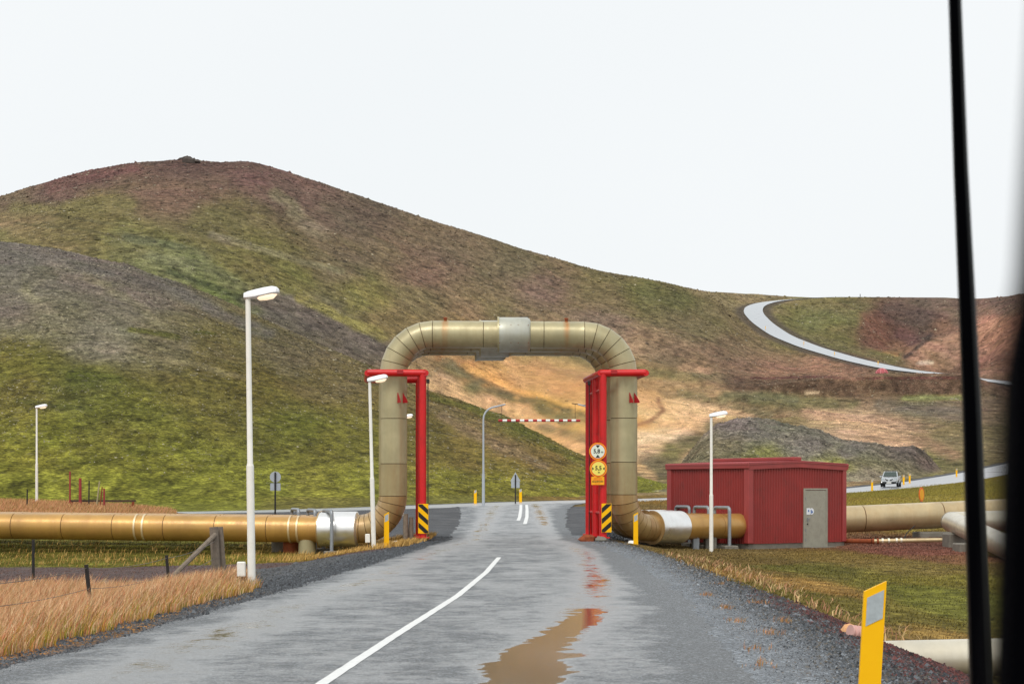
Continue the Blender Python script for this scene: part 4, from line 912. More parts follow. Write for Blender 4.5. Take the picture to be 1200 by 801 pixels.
# eave and gable fascias
for v in (-.05, BL + .05):
    for s in (0, 1):
        m = MB(); a = bp(-.06 if s == 0 else BW + .06, v, ZE - .02); b = bp(BW / 2, v, ZA - .0); 
        dd = (b - a); ux = dd / dd.length; m.prism([(0, -.12), (dd.length, -.12), (dd.length, .08), (0, .08)], a + (-BV if v < 0 else BV) * .03, ux, (0, 0, 1), .06 if (s == 0) == (v < 0) else -.06); m.build('gable_fascia', 'trim_red', house)
for u in (-.07, BW + .07): bbox_('eave_fascia', 'trim_red', u, BL / 2, ZE, .07, BL + .2, .2, bev=.015)
for s in (0, 1):
    m = MB(); P = []
    for v in (-.1, BL + .1):
        for u, z in (((-.12, ZE + .08), (BW / 2, ZA + .1)) if s == 0 else ((BW / 2, ZA + .1), (BW + .12, ZE + .08))): P.append(bp(u, v, z)); 
    P2 = [p - Vector((0, 0, .05)) for p in P]; m.add(P + P2, [(0, 1, 3, 2), (4, 6, 7, 5), (0, 4, 5, 1), (2, 3, 7, 6), (0, 2, 6, 4), (1, 5, 7, 3)]); rf = m.build('roof', 'roof_red', house)
    m = MB()
    for k in range(30):
        v = -.05 + k * (BL + .1) / 29; a = bp(-.1 if s == 0 else BW + .1, v, ZE + .1); b = bp(BW / 2, v, ZA + .115); m.rod(a, b, .014, None, 4)
    m.build('roof_ribs', 'roof_red', rf)
m = MB(); m.box(bp(BW / 2, BL / 2 + .05, ZA + .19), (.42, BL + .1, .13), rzb, .02); m.build('ridge_cap', 'trim_red', house)
door = bbox_('door', 'door_grey', (D0 + D1) / 2, -.03, .61, D1 - D0 - .14, .05, 2.06, bev=.006)
fr = MB(); 
for u in (D0 + .03, D1 - .03): fr.box(bp(u, -.02, .62), (.07, .09, 2.1), rzb)
fr.box(bp((D0 + D1) / 2, -.02, 1.69), (D1 - D0 + .01, .09, .06), rzb); fr.build('door_frame', 'door_grey', house)
m = MB(); m.box(bp((D0 + D1) / 2, -.3, -.47), (D1 - D0 + .2, .5, .12), rzb, .01); m.build('doorstep', 'concrete', house)
m = MB(); m.box(bp(D0 + .17, -.075, .58), (.03, .03, .13), rzb); m.rod(bp(D0 + .17, -.09, .62), bp(D0 + .3, -.09, .62), .012, None, 8); m.build('handle', 'galvanised', door)
m = MB(); m.box(bp(D0 + .17, -.07, .42), (.04, .03, .05), rzb, .005); m.build('lock', 'black', door)
for z in (-.2, .15, 1.3):
    m = MB(); m.rod(bp(D0 + .08, -.07, z), bp(D0 + .08, -.07, z + .1), .014, None, 8); m.build('hinge', 'galvanised', door)
m = MB(); m.box(bp(D0 + .21, -.062, .88), (.17, .008, .24), rzb); stk = m.build('sticker', 'sticker_white', door)
m = MB(); c_ = bp(D0 + .38, -.066, .88); m.tube([c_ + BV * .006, c_], [.12, .12], 24); m.build('sticker', 'sticker_white', door)
m = MB(); m.box(bp(D0 + .22, -.069, .9), (.05, .008, .07), rzb); m.box(bp(D0 + .35, -.074, .87), (.035, .008, .13), rzb); m.box(bp(D0 + .41, -.074, .86), (.04, .008, .06), rzb); m.build('sticker_print', 'sticker_blue', stk)
# ---------------------------------------------------------------- pipe guides: inverted U frames on small footings
def u_frame(cx, cy, dx, dy, zt, label, foot=True):
    z0 = min(tz(cx - dx, cy - dy), tz(cx + dx, cy + dy)); root = thing('pipe_guide', label, 'pipe guide', (cx, cy, z0), 'grey hoop guides over the pipes')
    a = Vector((cx - dx, cy + dy, 0)); b = Vector((cx + dx, cy - dy, 0)); t = (b - a).normalized(); rr = .12
    P = [a + Vector((0, 0, z0 - .1))] + [a + t * rr * (1 - math.cos(q)) + Vector((0, 0, zt - rr + rr * math.sin(q))) for q in (0, .4, .8, 1.2, 1.57)]
    P += [b - t * rr * (1 - math.cos(q)) + Vector((0, 0, zt - rr + rr * math.sin(q))) for q in (1.57, 1.2, .8, .4, 0)] + [b + Vector((0, 0, z0 - .1))]
    m = MB(); m.tube(P, .062, 12); m.build('hoop', 'galvanised', root)
    for p in (a, b):
        m = MB(); m.box((p.x, p.y, tz(p.x, p.y) - .02), (.5, .5, .3), .2, .02); m.build('footing', 'concrete', root)
    return root
for k, (px, lab) in enumerate(((384, 'foremost'), (365, 'middle'), (346, 'rearmost'))):
    d = 60.15 + 1.86 * k; u_frame(at(px, d), d, .21, .75, .96, lab + ' grey hoop guide beside the left silver sleeve')
for k, (px, lab) in enumerate(((846, 'foremost'), (822, 'middle'), (800, 'rearmost'))):
    d = 63.2 + 1.5 * k; u_frame(at(px, d), d, .20, .55, 1.04, lab + ' grey hoop guide by the left wall of the red building')
# supports under the left pipe
def support(x, y, r, zt, mat, label, sq=False):
    z0 = tz(x, y) - .2; m = MB()
    if sq: m.box((x, y, (z0 + zt) / 2), (r * 2, r * 2, zt - z0), .1, .03)
    else: m.tube([(x, y, z0), (x, y, zt - .03), (x, y, zt)], [r, r, r - .03], 24)
    o = m.build('pipe_support', mat, None, loc=(x, y, z0)); return tag(o, label, 'pipe support')
support(at(360, 60.3), 60.3, .3, .0, 'jacket_khaki', 'tan drum shaped support under the left pipe')
support(at(341, 60.8), 60.8, .27, -.03, 'rust', 'rusty brown drum support under the left pipe')
support(at(327, 61.4), 61.4, .26, -.05, 'concrete', 'grey concrete stub under the left pipe')
support(at(832, 62.9), 62.9, .2, .0, 'concrete', 'low concrete block under the pipe by the red wall', True)
support(at(815, 62.3), 62.3, .12, .0, 'galvanised', 'small grey stub under the pipe right of the silver sleeve', True)

# ---------------------------------------------------------------- pipes to the right of the building
def sheet_pipe(name, P, r, mats, label, step, group=None, n=28, gap=.012, inner=True):
    P = [Vector(p) for p in P]; root = thing(name, label, 'pipe', (P[0].x, P[0].y, P[0].z - r), group)
    if inner: m = MB(); m.tube(P, r - .02, n); m.build('inner_pipe', 'core_dark', root)
    j = 0
    for a, b in zip(P[:-1], P[1:]):
        Ln = (b - a).length; t = (b - a).normalized(); q = max(1, round(Ln / step))
        for i in range(q):
            s0 = a + t * (Ln * i / q + gap); s1 = a + t * (Ln * (i + 1) / q - gap); m = MB()
            m.tube([s0, s0 + t * .01, s1 - t * .01, s1], [r - .03, r, r + .003, r - .03], n, False); m.build('jacket_section', mats[j % len(mats)], root); j += 1
    return root
W0 = bp(BW - 1.2, 2.6, 0); zq = .52
r1 = sheet_pipe('main_pipe', [(10.6, 70.2, .40), (20.2, 71.6, .80), (34, 74, 1.35)], .52, ['jacket_tan'], 'thick tan jacketed pipe running right from the red building', 3.1)
# elbow pipe that turns toward the camera
PZ = .42; ex, ey = at(1109, 67), 67.0
path = [(34, 69.5, .62), (ex + .9, 67.1, .5)] 
c = Vector((ex + .75, ey - .75, .48)); ar = [c + Vector((math.cos(a), math.sin(a), 0)) * .75 for a in [R(90) + R(105) * i / 6 for i in range(7)]]
tdir = Vector((-math.sin(R(195)), math.cos(R(195)), 0)); e_ = ar[-1]; endp = Vector((at(1215, 50.5), 50.5, -.35))
core = [Vector(path[0]), Vector(path[1])] + ar + [endp]
ep = thing('elbow_pipe', 'pale pipe that bends sharply toward the camera behind the black rod', 'pipe', (ex, ey, -.4))
m = MB(); m.tube(core, .345, 24); m.build('inner_pipe', 'core_dark', ep)
for a, b, n_ in ((core[0], core[1], 4), (e_, endp, 5)):
    for i in range(n_):
        p, q = a.lerp(b, i / n_), a.lerp(b, (i + 1) / n_); t = (q - p).normalized(); m = MB(); m.tube([p + t * .01, p + t * .02, q - t * .02, q - t * .01], [.34, .37, .373, .34], 28, False); m.build('jacket_section', 'jacket_white', ep)
full = [core[1]] + ar
for i in range(len(full) - 1):
    p, q = full[i], full[i + 1]; m = MB(); m.tube([p, q], [.37, .372], 28, False); m.build('elbow_section', 'jacket_white', ep)
def block(x, y, sx, sy, zt, label, z0=None, mat='concrete'):
    z0 = tz(x, y) - .2 if z0 is None else z0; m = MB(); m.box((x, y, (z0 + zt) / 2), (sx, sy, zt - z0), .1, .04)
    return tag(m.build('concrete_block', mat, None, loc=(x, y, z0)), label, 'concrete block', 'concrete blocks under the right pipes')
block(at(1120, 64.5), 64.5, .75, .8, .1, 'upper grey concrete block below the bend of the pale pipe')
block(at(1134, 60), 60, .8, .8, -.12, 'lower grey concrete block nearest the black rod')
block(at(1095, 71.2), 71.2, 1.5, 1.0, -.0, 'wide dark concrete saddle under the thick tan pipe')
# small pipe lying on the ground: rusty then pale
sp = thing('thin_pipe', 'thin rusty and cream pipe lying low beside the red building', 'pipe', (at(994, 66.5), 66.5, -.3))
za = EYE - 59.5 * 66.5 / F; pa = Vector((at(990, 66.8), 66.8, za)); pb = Vector((at(1022, 66.3), 66.3, za - .0)); pc = Vector((at(1114, 66), 66, za + .06))
m = MB(); m.tube([pa, pb], .09, 14); m.build('rusty_length', 'rust', sp)
m = MB(); m.tube([pb, pc], .08, 14); m.build('cream_length', 'jacket_tan', sp)
for s_ in (.0, .06, .12, .2, .3, .36):
    p = pb.lerp(pc, s_); m = MB(); m.tube([p, p + (pc - pb).normalized() * .07], .11, 14); m.build('coupling', 'rust' if s_ in (0, .06) else 'jacket_white', sp)
m = MB(); m.tube([(at(1059, 69), 69, za), (at(1063, 69.2), 69.2, za + .25), (at(1072, 69.6), 69.6, za + .5)], .02, 8); tag(m.build('cable', 'dark_metal', None, loc=(at(1059, 69), 69, za)), 'thin dark cable hanging below the thick tan pipe', 'cable')
# big pale pipe low at the front right
lp = sheet_pipe('low_pipe', [(at(1012, 22.4), 22.4, -.47), (at(1420, 22.9), 22.9, -.42)], .235, ['jacket_white'], 'fat off-white pipe lying in the ditch behind the yellow marker post', 2.6, n=32)
m = MB(); m.box((at(1150, 20.5), 20.5, -.43), (.2, .2, .08), .2, .01); m.rod((at(1150, 20.5), 20.5, -1.0), (at(1150, 20.5), 20.5, -.43), .03); tag(m.build('plate_marker', 'jacket_white', None, loc=(at(1150, 20.5), 20.5, -1)), 'small white plate on a stub in front of the fat pale pipe', 'marker')

# ---------------------------------------------------------------- yellow marker posts
def marker(x, y, H, label, w=.13, lean=0., small=False, zb=None):
    z0 = tz(x, y) if zb is None else zb; root = thing('marker_post', label, 'marker post', (x, y, z0), 'yellow plastic marker posts')
    m = MB(); h = H; sl = .07 * (w / .13)
    m.prism([(-w / 2, -.3), (w / 2, -.3), (w / 2, h + (sl if not small else 0)), (-w / 2, h)], (x, y - .02, z0), (1, 0, 0), (0, 0, 1), .035 if not small else .05); m.build('post', 'marker_yellow', root)
    m = MB(); zt = h - .03
    m.prism([(-w * .36, zt - .2), (w * .40, zt - .2 + sl * .76), (w * .40, zt - .01 + sl * .76), (-w * .36, zt - .01)], (x, y - .024, z0), (1, 0, 0), (0, 0, 1), .003); m.build('reflector', 'reflector', root)
    root.rotation_euler[1] = lean
    return root
marker(at(1015, 12.0), 12.0, 1.02, 'large yellow marker post in the right foreground, cut by the frame', .145, R(3.2), zb=-.05)
marker(at(453, 53.5), 53.5, .98, 'yellow marker post beside the lamp at the left leg of the arch', .15)
marker(at(745, 57.8), 57.8, .98, 'yellow marker post in front of the right leg of the arch', .15)
mk0 = None
for i, (px, d, lab) in enumerate(((557, 128, 'distant yellow marker left of the curved grey pole'), (610, 131, 'distant yellow marker right of the triangular sign'), (691, 136, 'distant yellow marker glimpsed behind the right red posts'),
        (1022, 178, 'tiny yellow marker on the near verge left of the car'), (1059, 200, 'tiny yellow marker just behind the car'), (1066, 206, 'second tiny yellow marker behind the car'), (1121, 232, 'tiny yellow marker on the verge near the black rod'),
        (942, 865, 'speck of a yellow marker inside the bend of the hill road'), (978, 815, 'speck of a yellow marker on the middle of the hill road'), (1029, 765, 'speck of a yellow marker low on the hill road'), (897, 930, 'speck of a yellow marker at the tightest bend of the hill road'))):
    x = at(px, d); H = 1.0 if d < 150 else (1.1 if d < 300 else 2.2)
    if mk0 is None: mk0 = marker(x, d, 1.0, lab, .2, 0, True)
    else: dup(mk0, (x, d, tz(x, d)), lab, scale=(1 if d < 150 else (1. if d < 300 else 1.5), 1, H * (1 if d < 300 else .8)))

# ---------------------------------------------------------------- signs seen from behind, and the rest beyond the gate
def pole(m, x, y, z0, z1, r): m.rod((x, y, z0 - .3), (x, y, z1), r, None, 10)
x, y = at(322.5, 104), 104; z0 = tz(x, y); k = 104 / F
sg = thing('round_road_sign', 'round grey sign back above a small plate, beyond the left pipe', 'road sign', (x, y, z0))
m = MB(); pole(m, x, y, z0, EYE + (HY - 553) * k, .05); m.build('pole', 'dark_metal', sg)
m = MB(); m.tube([(x, y + .08, EYE + (HY - 558.5) * k), (x, y + .06, EYE + (HY - 558.5) * k)], .32, 28); m.build('sign_disc', 'sign_grey', sg)
m = MB(); m.box((x, y + .07, EYE + (HY - 570) * k), (.6, .02, .45), 0, .03); m.build('sign_plate', 'sign_grey', sg)
x, y = at(604, 126), 126; z0 = tz(x, y); k = y / F
sg = thing('triangular_road_sign', 'small triangular sign back with a plate, at the road junction', 'road sign', (x, y, z0))
m = MB(); pole(m, x, y, z0, EYE + (HY - 556) * k, .045); m.build('pole', 'dark_metal', sg)
m = MB(); zc = EYE + (HY - 561.5) * k; m.prism([(-.36, -.12), (.36, -.12), (0, .52)], (x, y + .05, zc), (1, 0, 0), (0, 0, 1), .02); m.build('sign_triangle', 'sign_grey', sg)
m = MB(); m.box((x, y + .06, EYE + (HY - 567.5) * k), (.6, .02, .46), 0, .02); m.build('sign_plate', 'sign_grey', sg)
x, y = at(1080, 84), 84; z0 = tz(x, y); k = y / F; zc = EYE + (HY - 579) * k
sg = thing('narrow_round_sign', 'red edged yellow round sign seen nearly edge-on above the tan pipe', 'road sign', (x, y, z0), None)
m = MB(); pole(m, x, y + .04, z0, zc, .03); m.build('pole', 'galvanised', sg)
nn_ = Vector((math.cos(R(-33)), math.sin(R(-33)), 0)); cc_ = Vector((x, y, zc))
m = MB(); m.tube([cc_ + nn_ * -.01, cc_ + nn_ * .01], [.34, .34], 28); rm = m.build('rim', 'sign_orange', sg)
m = MB(); m.tube([cc_ + nn_ * .011, cc_ + nn_ * .015], [.27, .27], 28); m.build('sign_face', 'sign_yellow', sg)
# curved grey gantry poles and the hanging height bar
def gantry(px, d, sgn, label):
    x = at(px, d); z0 = tz(x, d); root = thing('gantry_pole', label, 'pole', (x, d, z0), 'curved grey poles holding the height bar'); kk = d / F; zt = EYE + (HY - 474) * kk
    r = .85; P = [(x, d, z0 - .3), (x, d, z0 + 2.2)]; m = MB(); m.tube(P, .1, 12); m.build('lower_pole', 'sign_grey', root)
    c = Vector((x + sgn * r, d, zt - r - .15)); P = [Vector((x, d, z0 + 2.2))] + [c + Vector((-sgn * math.cos(a) * r, 0, math.sin(a) * r)) for a in [R(80) * i / 8 for i in range(9)]] + [Vector((x + sgn * 1.5, d, zt + .03))]
    m = MB(); m.tube(P, [.075] + [.06] * 9 + [.045], 12); m.build('curved_arm', 'sign_grey', root)
gantry(566.5, 122, 1, 'curved grey pole left of the striped height bar'); gantry(703, 122, -1, 'curved grey pole hidden behind the right red posts')
d = 122; kk = d / F; zb = EYE + (HY - 492.5) * kk; hb = thing('height_bar', 'red and white striped height bar hanging over the road', 'height bar', (at(634, d), d, zb))
xa, xb = at(584, d), at(680, d); nS = 19
for i in range(nS):
    a = xa + (xb - xa) * i / nS; b = xa + (xb - xa) * (i + 1) / nS; m = MB(); m.rod((a, d, zb), (b, d, zb), .085, None, 12)
    m.build('red_band' if i % 2 == 0 else 'white_band', 'red_dark' if i % 2 == 0 else 'white_paint', hb)
for px in (588, 674):
    m = MB(); m.rod((at(px, d), d, zb), (at(px, d), d, EYE + (HY - 474) * kk + .02), .014, None, 6); m.build('hanging_wire', 'dark_metal', hb)
m = MB(); m.rod((at(670, d), d + .0, EYE + (HY - 473) * kk + .03), (at(692, d), d, EYE + (HY - 476) * kk + .03), .03, None, 8); m.build('arm_rod', 'dark_metal', hb)

# dark timber post and stones by the left frame
x, y = at(479, 59.7), 59.7; z0 = tz(x, y); m = MB(); m.tube([(x - .08, y, z0 - .3), (x - .1, y, z0 + .5), (x - .1, y, z0 + .93)], [.1, .09, .08], 9); m.tube([(x + .09, y + .1, z0 - .3), (x + .07, y + .1, z0 + .4), (x + .08, y + .1, z0 + .82)], [.09, .085, .07], 9); tag(m.build('timber_stump', 'weathered_wood', None, loc=(x, y, z0)), 'weathered timber stump between the left leg and red post', 'stump')
def rock(x, y, s, label, mat='lava_rock', z=None, grp=None, seed=0, flat=.6, name='rock', cat='rock'):
    rr = random.Random(seed); z0 = tz(x, y) if z is None else z; V = []; Fs = []; nu, nv = 10, 6
    for j in range(nv + 1):
        for i in range(nu):
            a = 2 * math.pi * i / nu; b = -math.pi / 2 + math.pi * j / nv; q = s * (.8 + .35 * rr.random())
            if j in (0, nv): q = s * .9
            V.append((x + q * math.cos(a) * math.cos(b), y + q * math.sin(a) * math.cos(b), z0 + s * .2 + q * flat * math.sin(b)))
    for j in range(nv): Fs += [(j * nu + i, j * nu + (i + 1) % nu, (j + 1) * nu + (i + 1) % nu, (j + 1) * nu + i) for i in range(nu)]
    m = MB(); m.add(V, Fs); return tag(m.build(name, mat, None, loc=(x, y, z0), ang=25), label, cat, grp)
rock(at(464, 59.6), 59.6, .16, 'pale stone at the foot of the left pipe elbow', 'white_paint', seed=1)
rock(at(741, 59.4), 59.4, .17, 'whitish stone beneath the right pipe elbow', 'white_paint', seed=2)
rock(at(688, 59.0), 59.0, .28, 'brown mossy stone at the base of the right red frame', 'rust', seed=3)
rock(at(704, 59.0), 59.0, .22, 'flat grey stone before the striped board of the right frame', 'concrete', seed=4)
rock(at(995, 21.8), 21.8, .12, 'peach coloured lump of rock on the gravel bank', 'pink_rock', z=tz(at(995, 21.8), 21.8) + .0, seed=5, flat=.8)
rock(at(64, 30), 30, .32, 'pale orange boulder half buried in the golden grass', 'pink_rock', seed=6)
m = MB(); P = []; a_ = Vector((at(996, 21.2), 21.2, tz(at(996, 21.2), 21.2) + .04)); b_ = Vector((at(1022, 21.3), 21.3, tz(at(1022, 21.3), 21.3) + .05)); nR = 22
m.tube([a_.lerp(b_, i / nR) for i in range(nR + 1)], [.075 + (.018 if i % 4 < 2 else 0) for i in range(nR + 1)], 14); tag(m.build('corrugated_hose', 'pink_plastic', None, loc=a_), 'pink corrugated hose end beside the peach rock', 'hose')
# summit outcrop
yd = 948; 
for i, (px, py, s) in enumerate(((213, 184, 2.2), (219, 183.5, 3.0), (226, 185, 2.2), (221, 191, 3.5), (229, 190, 2.5))):
    d = yd - (py - 183) * 4; x = at(px, d); rock(x, d, s, ['leftmost small rock', 'tallest rock', 'right hand rock', 'broad dark rock just below', 'small lower right rock'][i] + ' of the outcrop on the hilltop', z=tz(x, d) - .3, seed=20 + i, grp='rocks on the summit', name='summit_rock')
x, d = at(1033, 672), 672; z0 = tz(x, d); V = []
hut = thing('dome_hut', 'tiny pink domed hut on the terrace below the hill road', 'hut', (x, d, z0))
m = MB(); m.tube([(x, d + 2.6 * math.sin(0), z0 - 1)] + [(x, d, z0 + 2.5 * math.sin(R(a))) for a in (0, 20, 40, 60, 80)], [2.6] + [2.6 * math.cos(R(a)) for a in (0, 20, 40, 60, 80)], 16); m.build('dome', 'hut_pink', hut)
for i in range(4):
    m = MB(); a = R(-150 + i * 40); m.tube([(x + 2.65 * math.cos(a) * math.cos(R(e)), d + 2.65 * math.sin(a) * math.cos(R(e)), z0 + 2.55 * math.sin(R(e))) for e in (0, 20, 40, 60, 80)], .12, 6); m.build('rib', 'hut_light', hut)
x, d = at(1008, 1140), 1140; m = MB(); m.rod((x, d, tz(x, d) - 1), (x, d, tz(x, d) + 2.2), .22); tag(m.build('survey_mast', 'dark_metal', None, loc=(x, d, tz(x, d))), 'tiny dark mast on the skyline above the hill road', 'mast')
# ---------------------------------------------------------------- red posts and rail far left
def post(name, px, d, pt, r, mat, label, lean=0, grp=None, cat='post', sq=False, base=None):
    x = at(px, d); z0 = tz(x, d); zt = EYE + (HY - pt) * d / F; m = MB()
    if sq: m.box((x + lean / 2, d, (z0 - .3 + zt) / 2), (r * 2, r * 2, zt - z0 + .3))
    else: m.tube([(x, d, z0 - .3), (x + lean, d, zt)], [r, r * .92], 10)
    return tag(m.build(name, mat, None, loc=(x, d, z0)), label, cat, grp)
g_ = 'old posts standing on the grassy bank'
post('red_post', 82, 90, 552, .045, 'red_paint_faded', 'tallest thin red post on the grassy bank', .0, g_); post('thick_red_post', 94, 89.5, 560, .075, 'red_paint_faded', 'thickest red post on the grassy bank', 0, g_)
post('dark_post', 104, 89, 563, .035, 'dark_metal', 'thin black post between the red posts', .02, g_); post('pale_stake', 112, 88.8, 563.5, .04, 'jacket_khaki', 'pale leaning stake right of the black post', .2, g_)
post('brown_stake', 116, 88.6, 570, .035, 'rust', 'short brown leaning stake on the grassy bank', .16, g_); post('short_red_post', 122, 88.6, 572, .05, 'red_paint_faded', 'shortest dark red post near the rail', 0, g_)
rl = thing('low_rail', 'low rusty rail on short legs on the grassy bank', 'rail', (at(120, 90), 90, tz(at(120, 90), 90)))
zr_ = EYE + (HY - 586.5) * 90 / F; m = MB(); m.box(((at(83, 90) + at(159, 90)) / 2, 90, zr_), (at(159, 90) - at(83, 90), .1, .1)); m.build('beam', 'dark_wood', rl)
for px in (84, 156): m = MB(); m.box((at(px, 90), 90.0, zr_ - .35), (.12, .09, .65)); m.build('leg', 'rust', rl)
# ---------------------------------------------------------------- fence in the golden grass
ft = []
def fence_post(px, d, pt, pb, lean, label, mat='dark_metal', r=.035):
    x = at(px, d); z0 = tz(x, d); zt = EYE + (HY - pt) * d / F; m = MB(); m.tube([(x - lean, d, z0 - .3), (x, d, zt)], [r, r], 10)
    o = m.build('fence_post', mat, None, loc=(x - lean, d, z0)); ft.append((x, d, zt, x - lean, z0)); return tag(o, label, 'fence post', 'thin black fence posts')
fence_post(101, 28.5, 661, 712, -.12, 'leaning black fence post in the middle of the golden grass', r=.034)
fence_post(195, 34, 650, 712, -.1, 'black fence post below the wooden brace', r=.03)
fence_post(39, 43, 632, 692, .0, 'upright black fence post left of the leaning one', r=.036)
fence_post(32, 86, 573, 595, .02, 'distant thin black fence post near the far lamp', r=.035)
x, y = at(253, 40), 40.; z0 = tz(x, y); zt = EYE + (HY - 617) * y / F
cp_ = thing('corner_post', 'weathered wooden corner post with a slanted brace', 'fence post', (x, y, z0))
m = MB(); m.tube([(x + .04, y, z0 - .3), (x - .05, y, zt)], [.1, .095], 10); m.build('post', 'weathered_wood', cp_)
m = MB(); m.tube([(x + .17, y + .2, z0 - .3), (x + .06, y + .2, zt)], [.07, .065], 8); m.build('post', 'weathered_wood', cp_)
m = MB(); a = Vector((x - .0, y - .1, EYE + (HY - 626) * y / F)); b = Vector((at(184, 38), 38., tz(at(184, 38), 38) - .0)); m.tube([a, b], [.055, .05], 8); m.build('brace', 'weathered_wood', cp_)
def wire(P, label):
    m = MB(); Q = []
    for a, b in zip(P[:-1], P[1:]):
        for i in range(8): t = i / 8; q = Vector(a).lerp(Vector(b), t); q.z -= .06 * 4 * t * (1 - t); Q.append(q)
    Q.append(Vector(P[-1])); m.tube(Q, .0055, 5); tag(m.build('fence_wire', 'wire', None, loc=Q[0]), label, 'fence wire', 'sagging fence wires')
f0 = ft[0]; f1 = ft[1]
for fr_, nm in ((.93, 'upper'), (.55, 'lower')):
    def pt_(f): return (f[3] + (f[0] - f[3]) * fr_, f[1] - .04, f[4] + (f[2] - f[4]) * fr_)
    z40 = z0 + (zt - z0) * fr_ * .8
    wire([(at(-60, 24), 24, f0[4] + (f0[2] - f0[4]) * fr_ - .05), pt_(f0), pt_(f1), (x, y - .12, z40)], nm + ' fence wire from the leaning post to the wooden corner post')
# ---------------------------------------------------------------- the oncoming car
def car(x, y, rz, label):
    z = tz(x, y) + .09; root = thing('silver_car', label, 'car', (0, 0, 0))
    L2, W2 = 2.25, .9       # nose toward -y
    def sec(y, hw, zz): return y, hw, zz
    body = [(-2.22, .70, .45, .78), (-2.12, .84, .36, .86), (-1.9, .89, .3, .93), (-1.2, .91, .28, 1.02), (0, .92, .28, 1.06), (1.5, .91, .3, 1.08), (2.1, .86, .34, 1.02), (2.25, .74, .42, .9)]
    m = MB(); V = []; n = 12
    for yy, hw, zl, zh in body:
        for q in range(n):
            a = 2 * math.pi * (q + .5) / n; cx = math.copysign(min(1, abs(math.cos(a)) * 1.25), math.cos(a)); cz = math.copysign(min(1, abs(math.sin(a)) * 1.2), math.sin(a)); V.append((hw * cx, yy, (zl + zh) / 2 + (zh - zl) / 2 * cz))
    Fs = [(i * n + q, i * n + (q + 1) % n, (i + 1) * n + (q + 1) % n, (i + 1) * n + q) for i in range(len(body) - 1) for q in range(n)] + [tuple(range(n - 1, -1, -1)), tuple(range((len(body) - 1) * n, len(body) * n))]
    m.add(V, Fs); m.build('body', 'car_silver', root)
    cab = [(-1.05, .84, 1.0), (-.35, .68, 1.62), (1.75, .66, 1.62), (2.2, .74, 1.0)]; m = MB(); V = []
    for yy, hw, zz in cab: V += [(-hw, yy, zz), (hw, yy, zz)]
    V += [(-.86, 2.1, .9), (.86, 2.1, .9), (-.86, -1.05, .9), (.86, -1.05, .9)]
    m.add(V, [(0, 1, 3, 2), (2, 3, 5, 4), (4, 5, 7, 6), (0, 2, 4, 6), (1, 7, 5, 3), (6, 7, 9, 8), (0, 10, 11, 1), (0, 6, 8, 10), (1, 11, 9, 7)]); cb = m.build('cabin', 'car_silver', root)
    m = MB(); m.add([(-.72, -.99, 1.08), (.72, -.99, 1.08), (.6, -.42, 1.565), (-.6, -.42, 1.565)], [(0, 1, 2, 3)]); V = m.v; m.v = [(p[0], p[1] - .02, p[2] + .015) for p in V]; m.build('windscreen', 'glass_dark', cb)
    for s in (-1, 1):
        m = MB(); m.add([(s * .835, -.85, 1.1), (s * .69, -.32, 1.56), (s * .68, 1.6, 1.55), (s * .76, 1.95, 1.15)], [(0, 1, 2, 3)]); m.v = [(p[0] + s * .015, p[1], p[2]) for p in m.v]; m.build('side_window', 'glass_dark', cb)
        m = MB(); m.box((s * .99, -.8, 1.08), (.2, .12, .14), 0, .02); m.build('mirror', 'car_silver', root)
        m = MB(); m.box((s * .66, -2.13, .80), (.34, .12, .17), 0, .03); m.build('headlight', 'reflector', root)
        m = MB(); m.box((s * .68, -2.2, .47), (.2, .06, .1), 0, .02); m.build('fog_lamp', 'headlight' if s < 0 else 'reflector', root)
        for yy in (-1.4, 1.4):
            m = MB(); m.tube([(s * .72, yy, .34), (s * .93, yy, .34)], .35, 20); w = m.build('wheel', 'tyre', root); m = MB(); m.tube([(s * .93, yy, .34), (s * .94, yy, .34)], .22, 14); m.build('rim', 'galvanised', w)
        m = MB(); m.prism([(s * .08, .0), (s * .42, .12), (s * .4, .02), (s * .16, -.12)][::s], (0, -2.235, .72), (1, 0, 0), (0, 0, 1), .03); m.build('grille', 'black', root)
    m = MB(); m.box((0, -2.2, .42), (1.5, .1, .2), 0, .03); m.build('bumper', 'plastic_dark', root)
    m = MB(); m.box((0, -2.27, .42), (.5, .02, .11)); m.build('number_plate', 'white_paint', root)
    m = MB(); m.box((0, .5, 1.69), (1.1, 1.7, .04), 0, .015); m.build('roof_rack', 'plastic_dark', root)
    root.location = (x, y, z); root.rotation_euler[2] = rz; return root
car(at(1044, 190.5), 190.5, R(-17), 'silver car driving toward the camera on the wet road behind')

# ---------------------------------------------------------------- the vehicle the picture is taken from: black rod and window pillar
vt = thing('vehicle_frame', 'black window rod and dark pillar of the vehicle at the right edge', 'vehicle', (.9, 1.2, 0))
d = 2.6; k = d / F
def rp(px, py): return Vector((at(px, d), d, EYE + (HY - py) * k))
m = MB(); Pp = [rp(1117, -60), rp(1126, 200), rp(1139, 480), rp(1150, 830)]; m.tube(Pp, [.0090, .0108, .0138, .0166], 16); rd_ = m.build('window_rod', 'rubber_black', vt)
m = MB(); m.tube([p + Vector((-.003, -.006, 0)) for p in Pp], [.0058, .0075, .0096, .0116], 12); m.build('sealing_lip', 'pillar_black', rd_)
d2 = .26; 
def rq(px, py): return Vector(((px - 600) * d2 / F, d2, EYE + (HY - py) * d2 / F))
V = []
for py, px in ((-150, 1236), (280, 1206), (420, 1180), (900, 1164)):
    a = rq(px, py); V += [a, a + Vector((.1, .0, 0)), a + Vector((.1, .05, 0)), a + Vector((.012, .05, 0))]
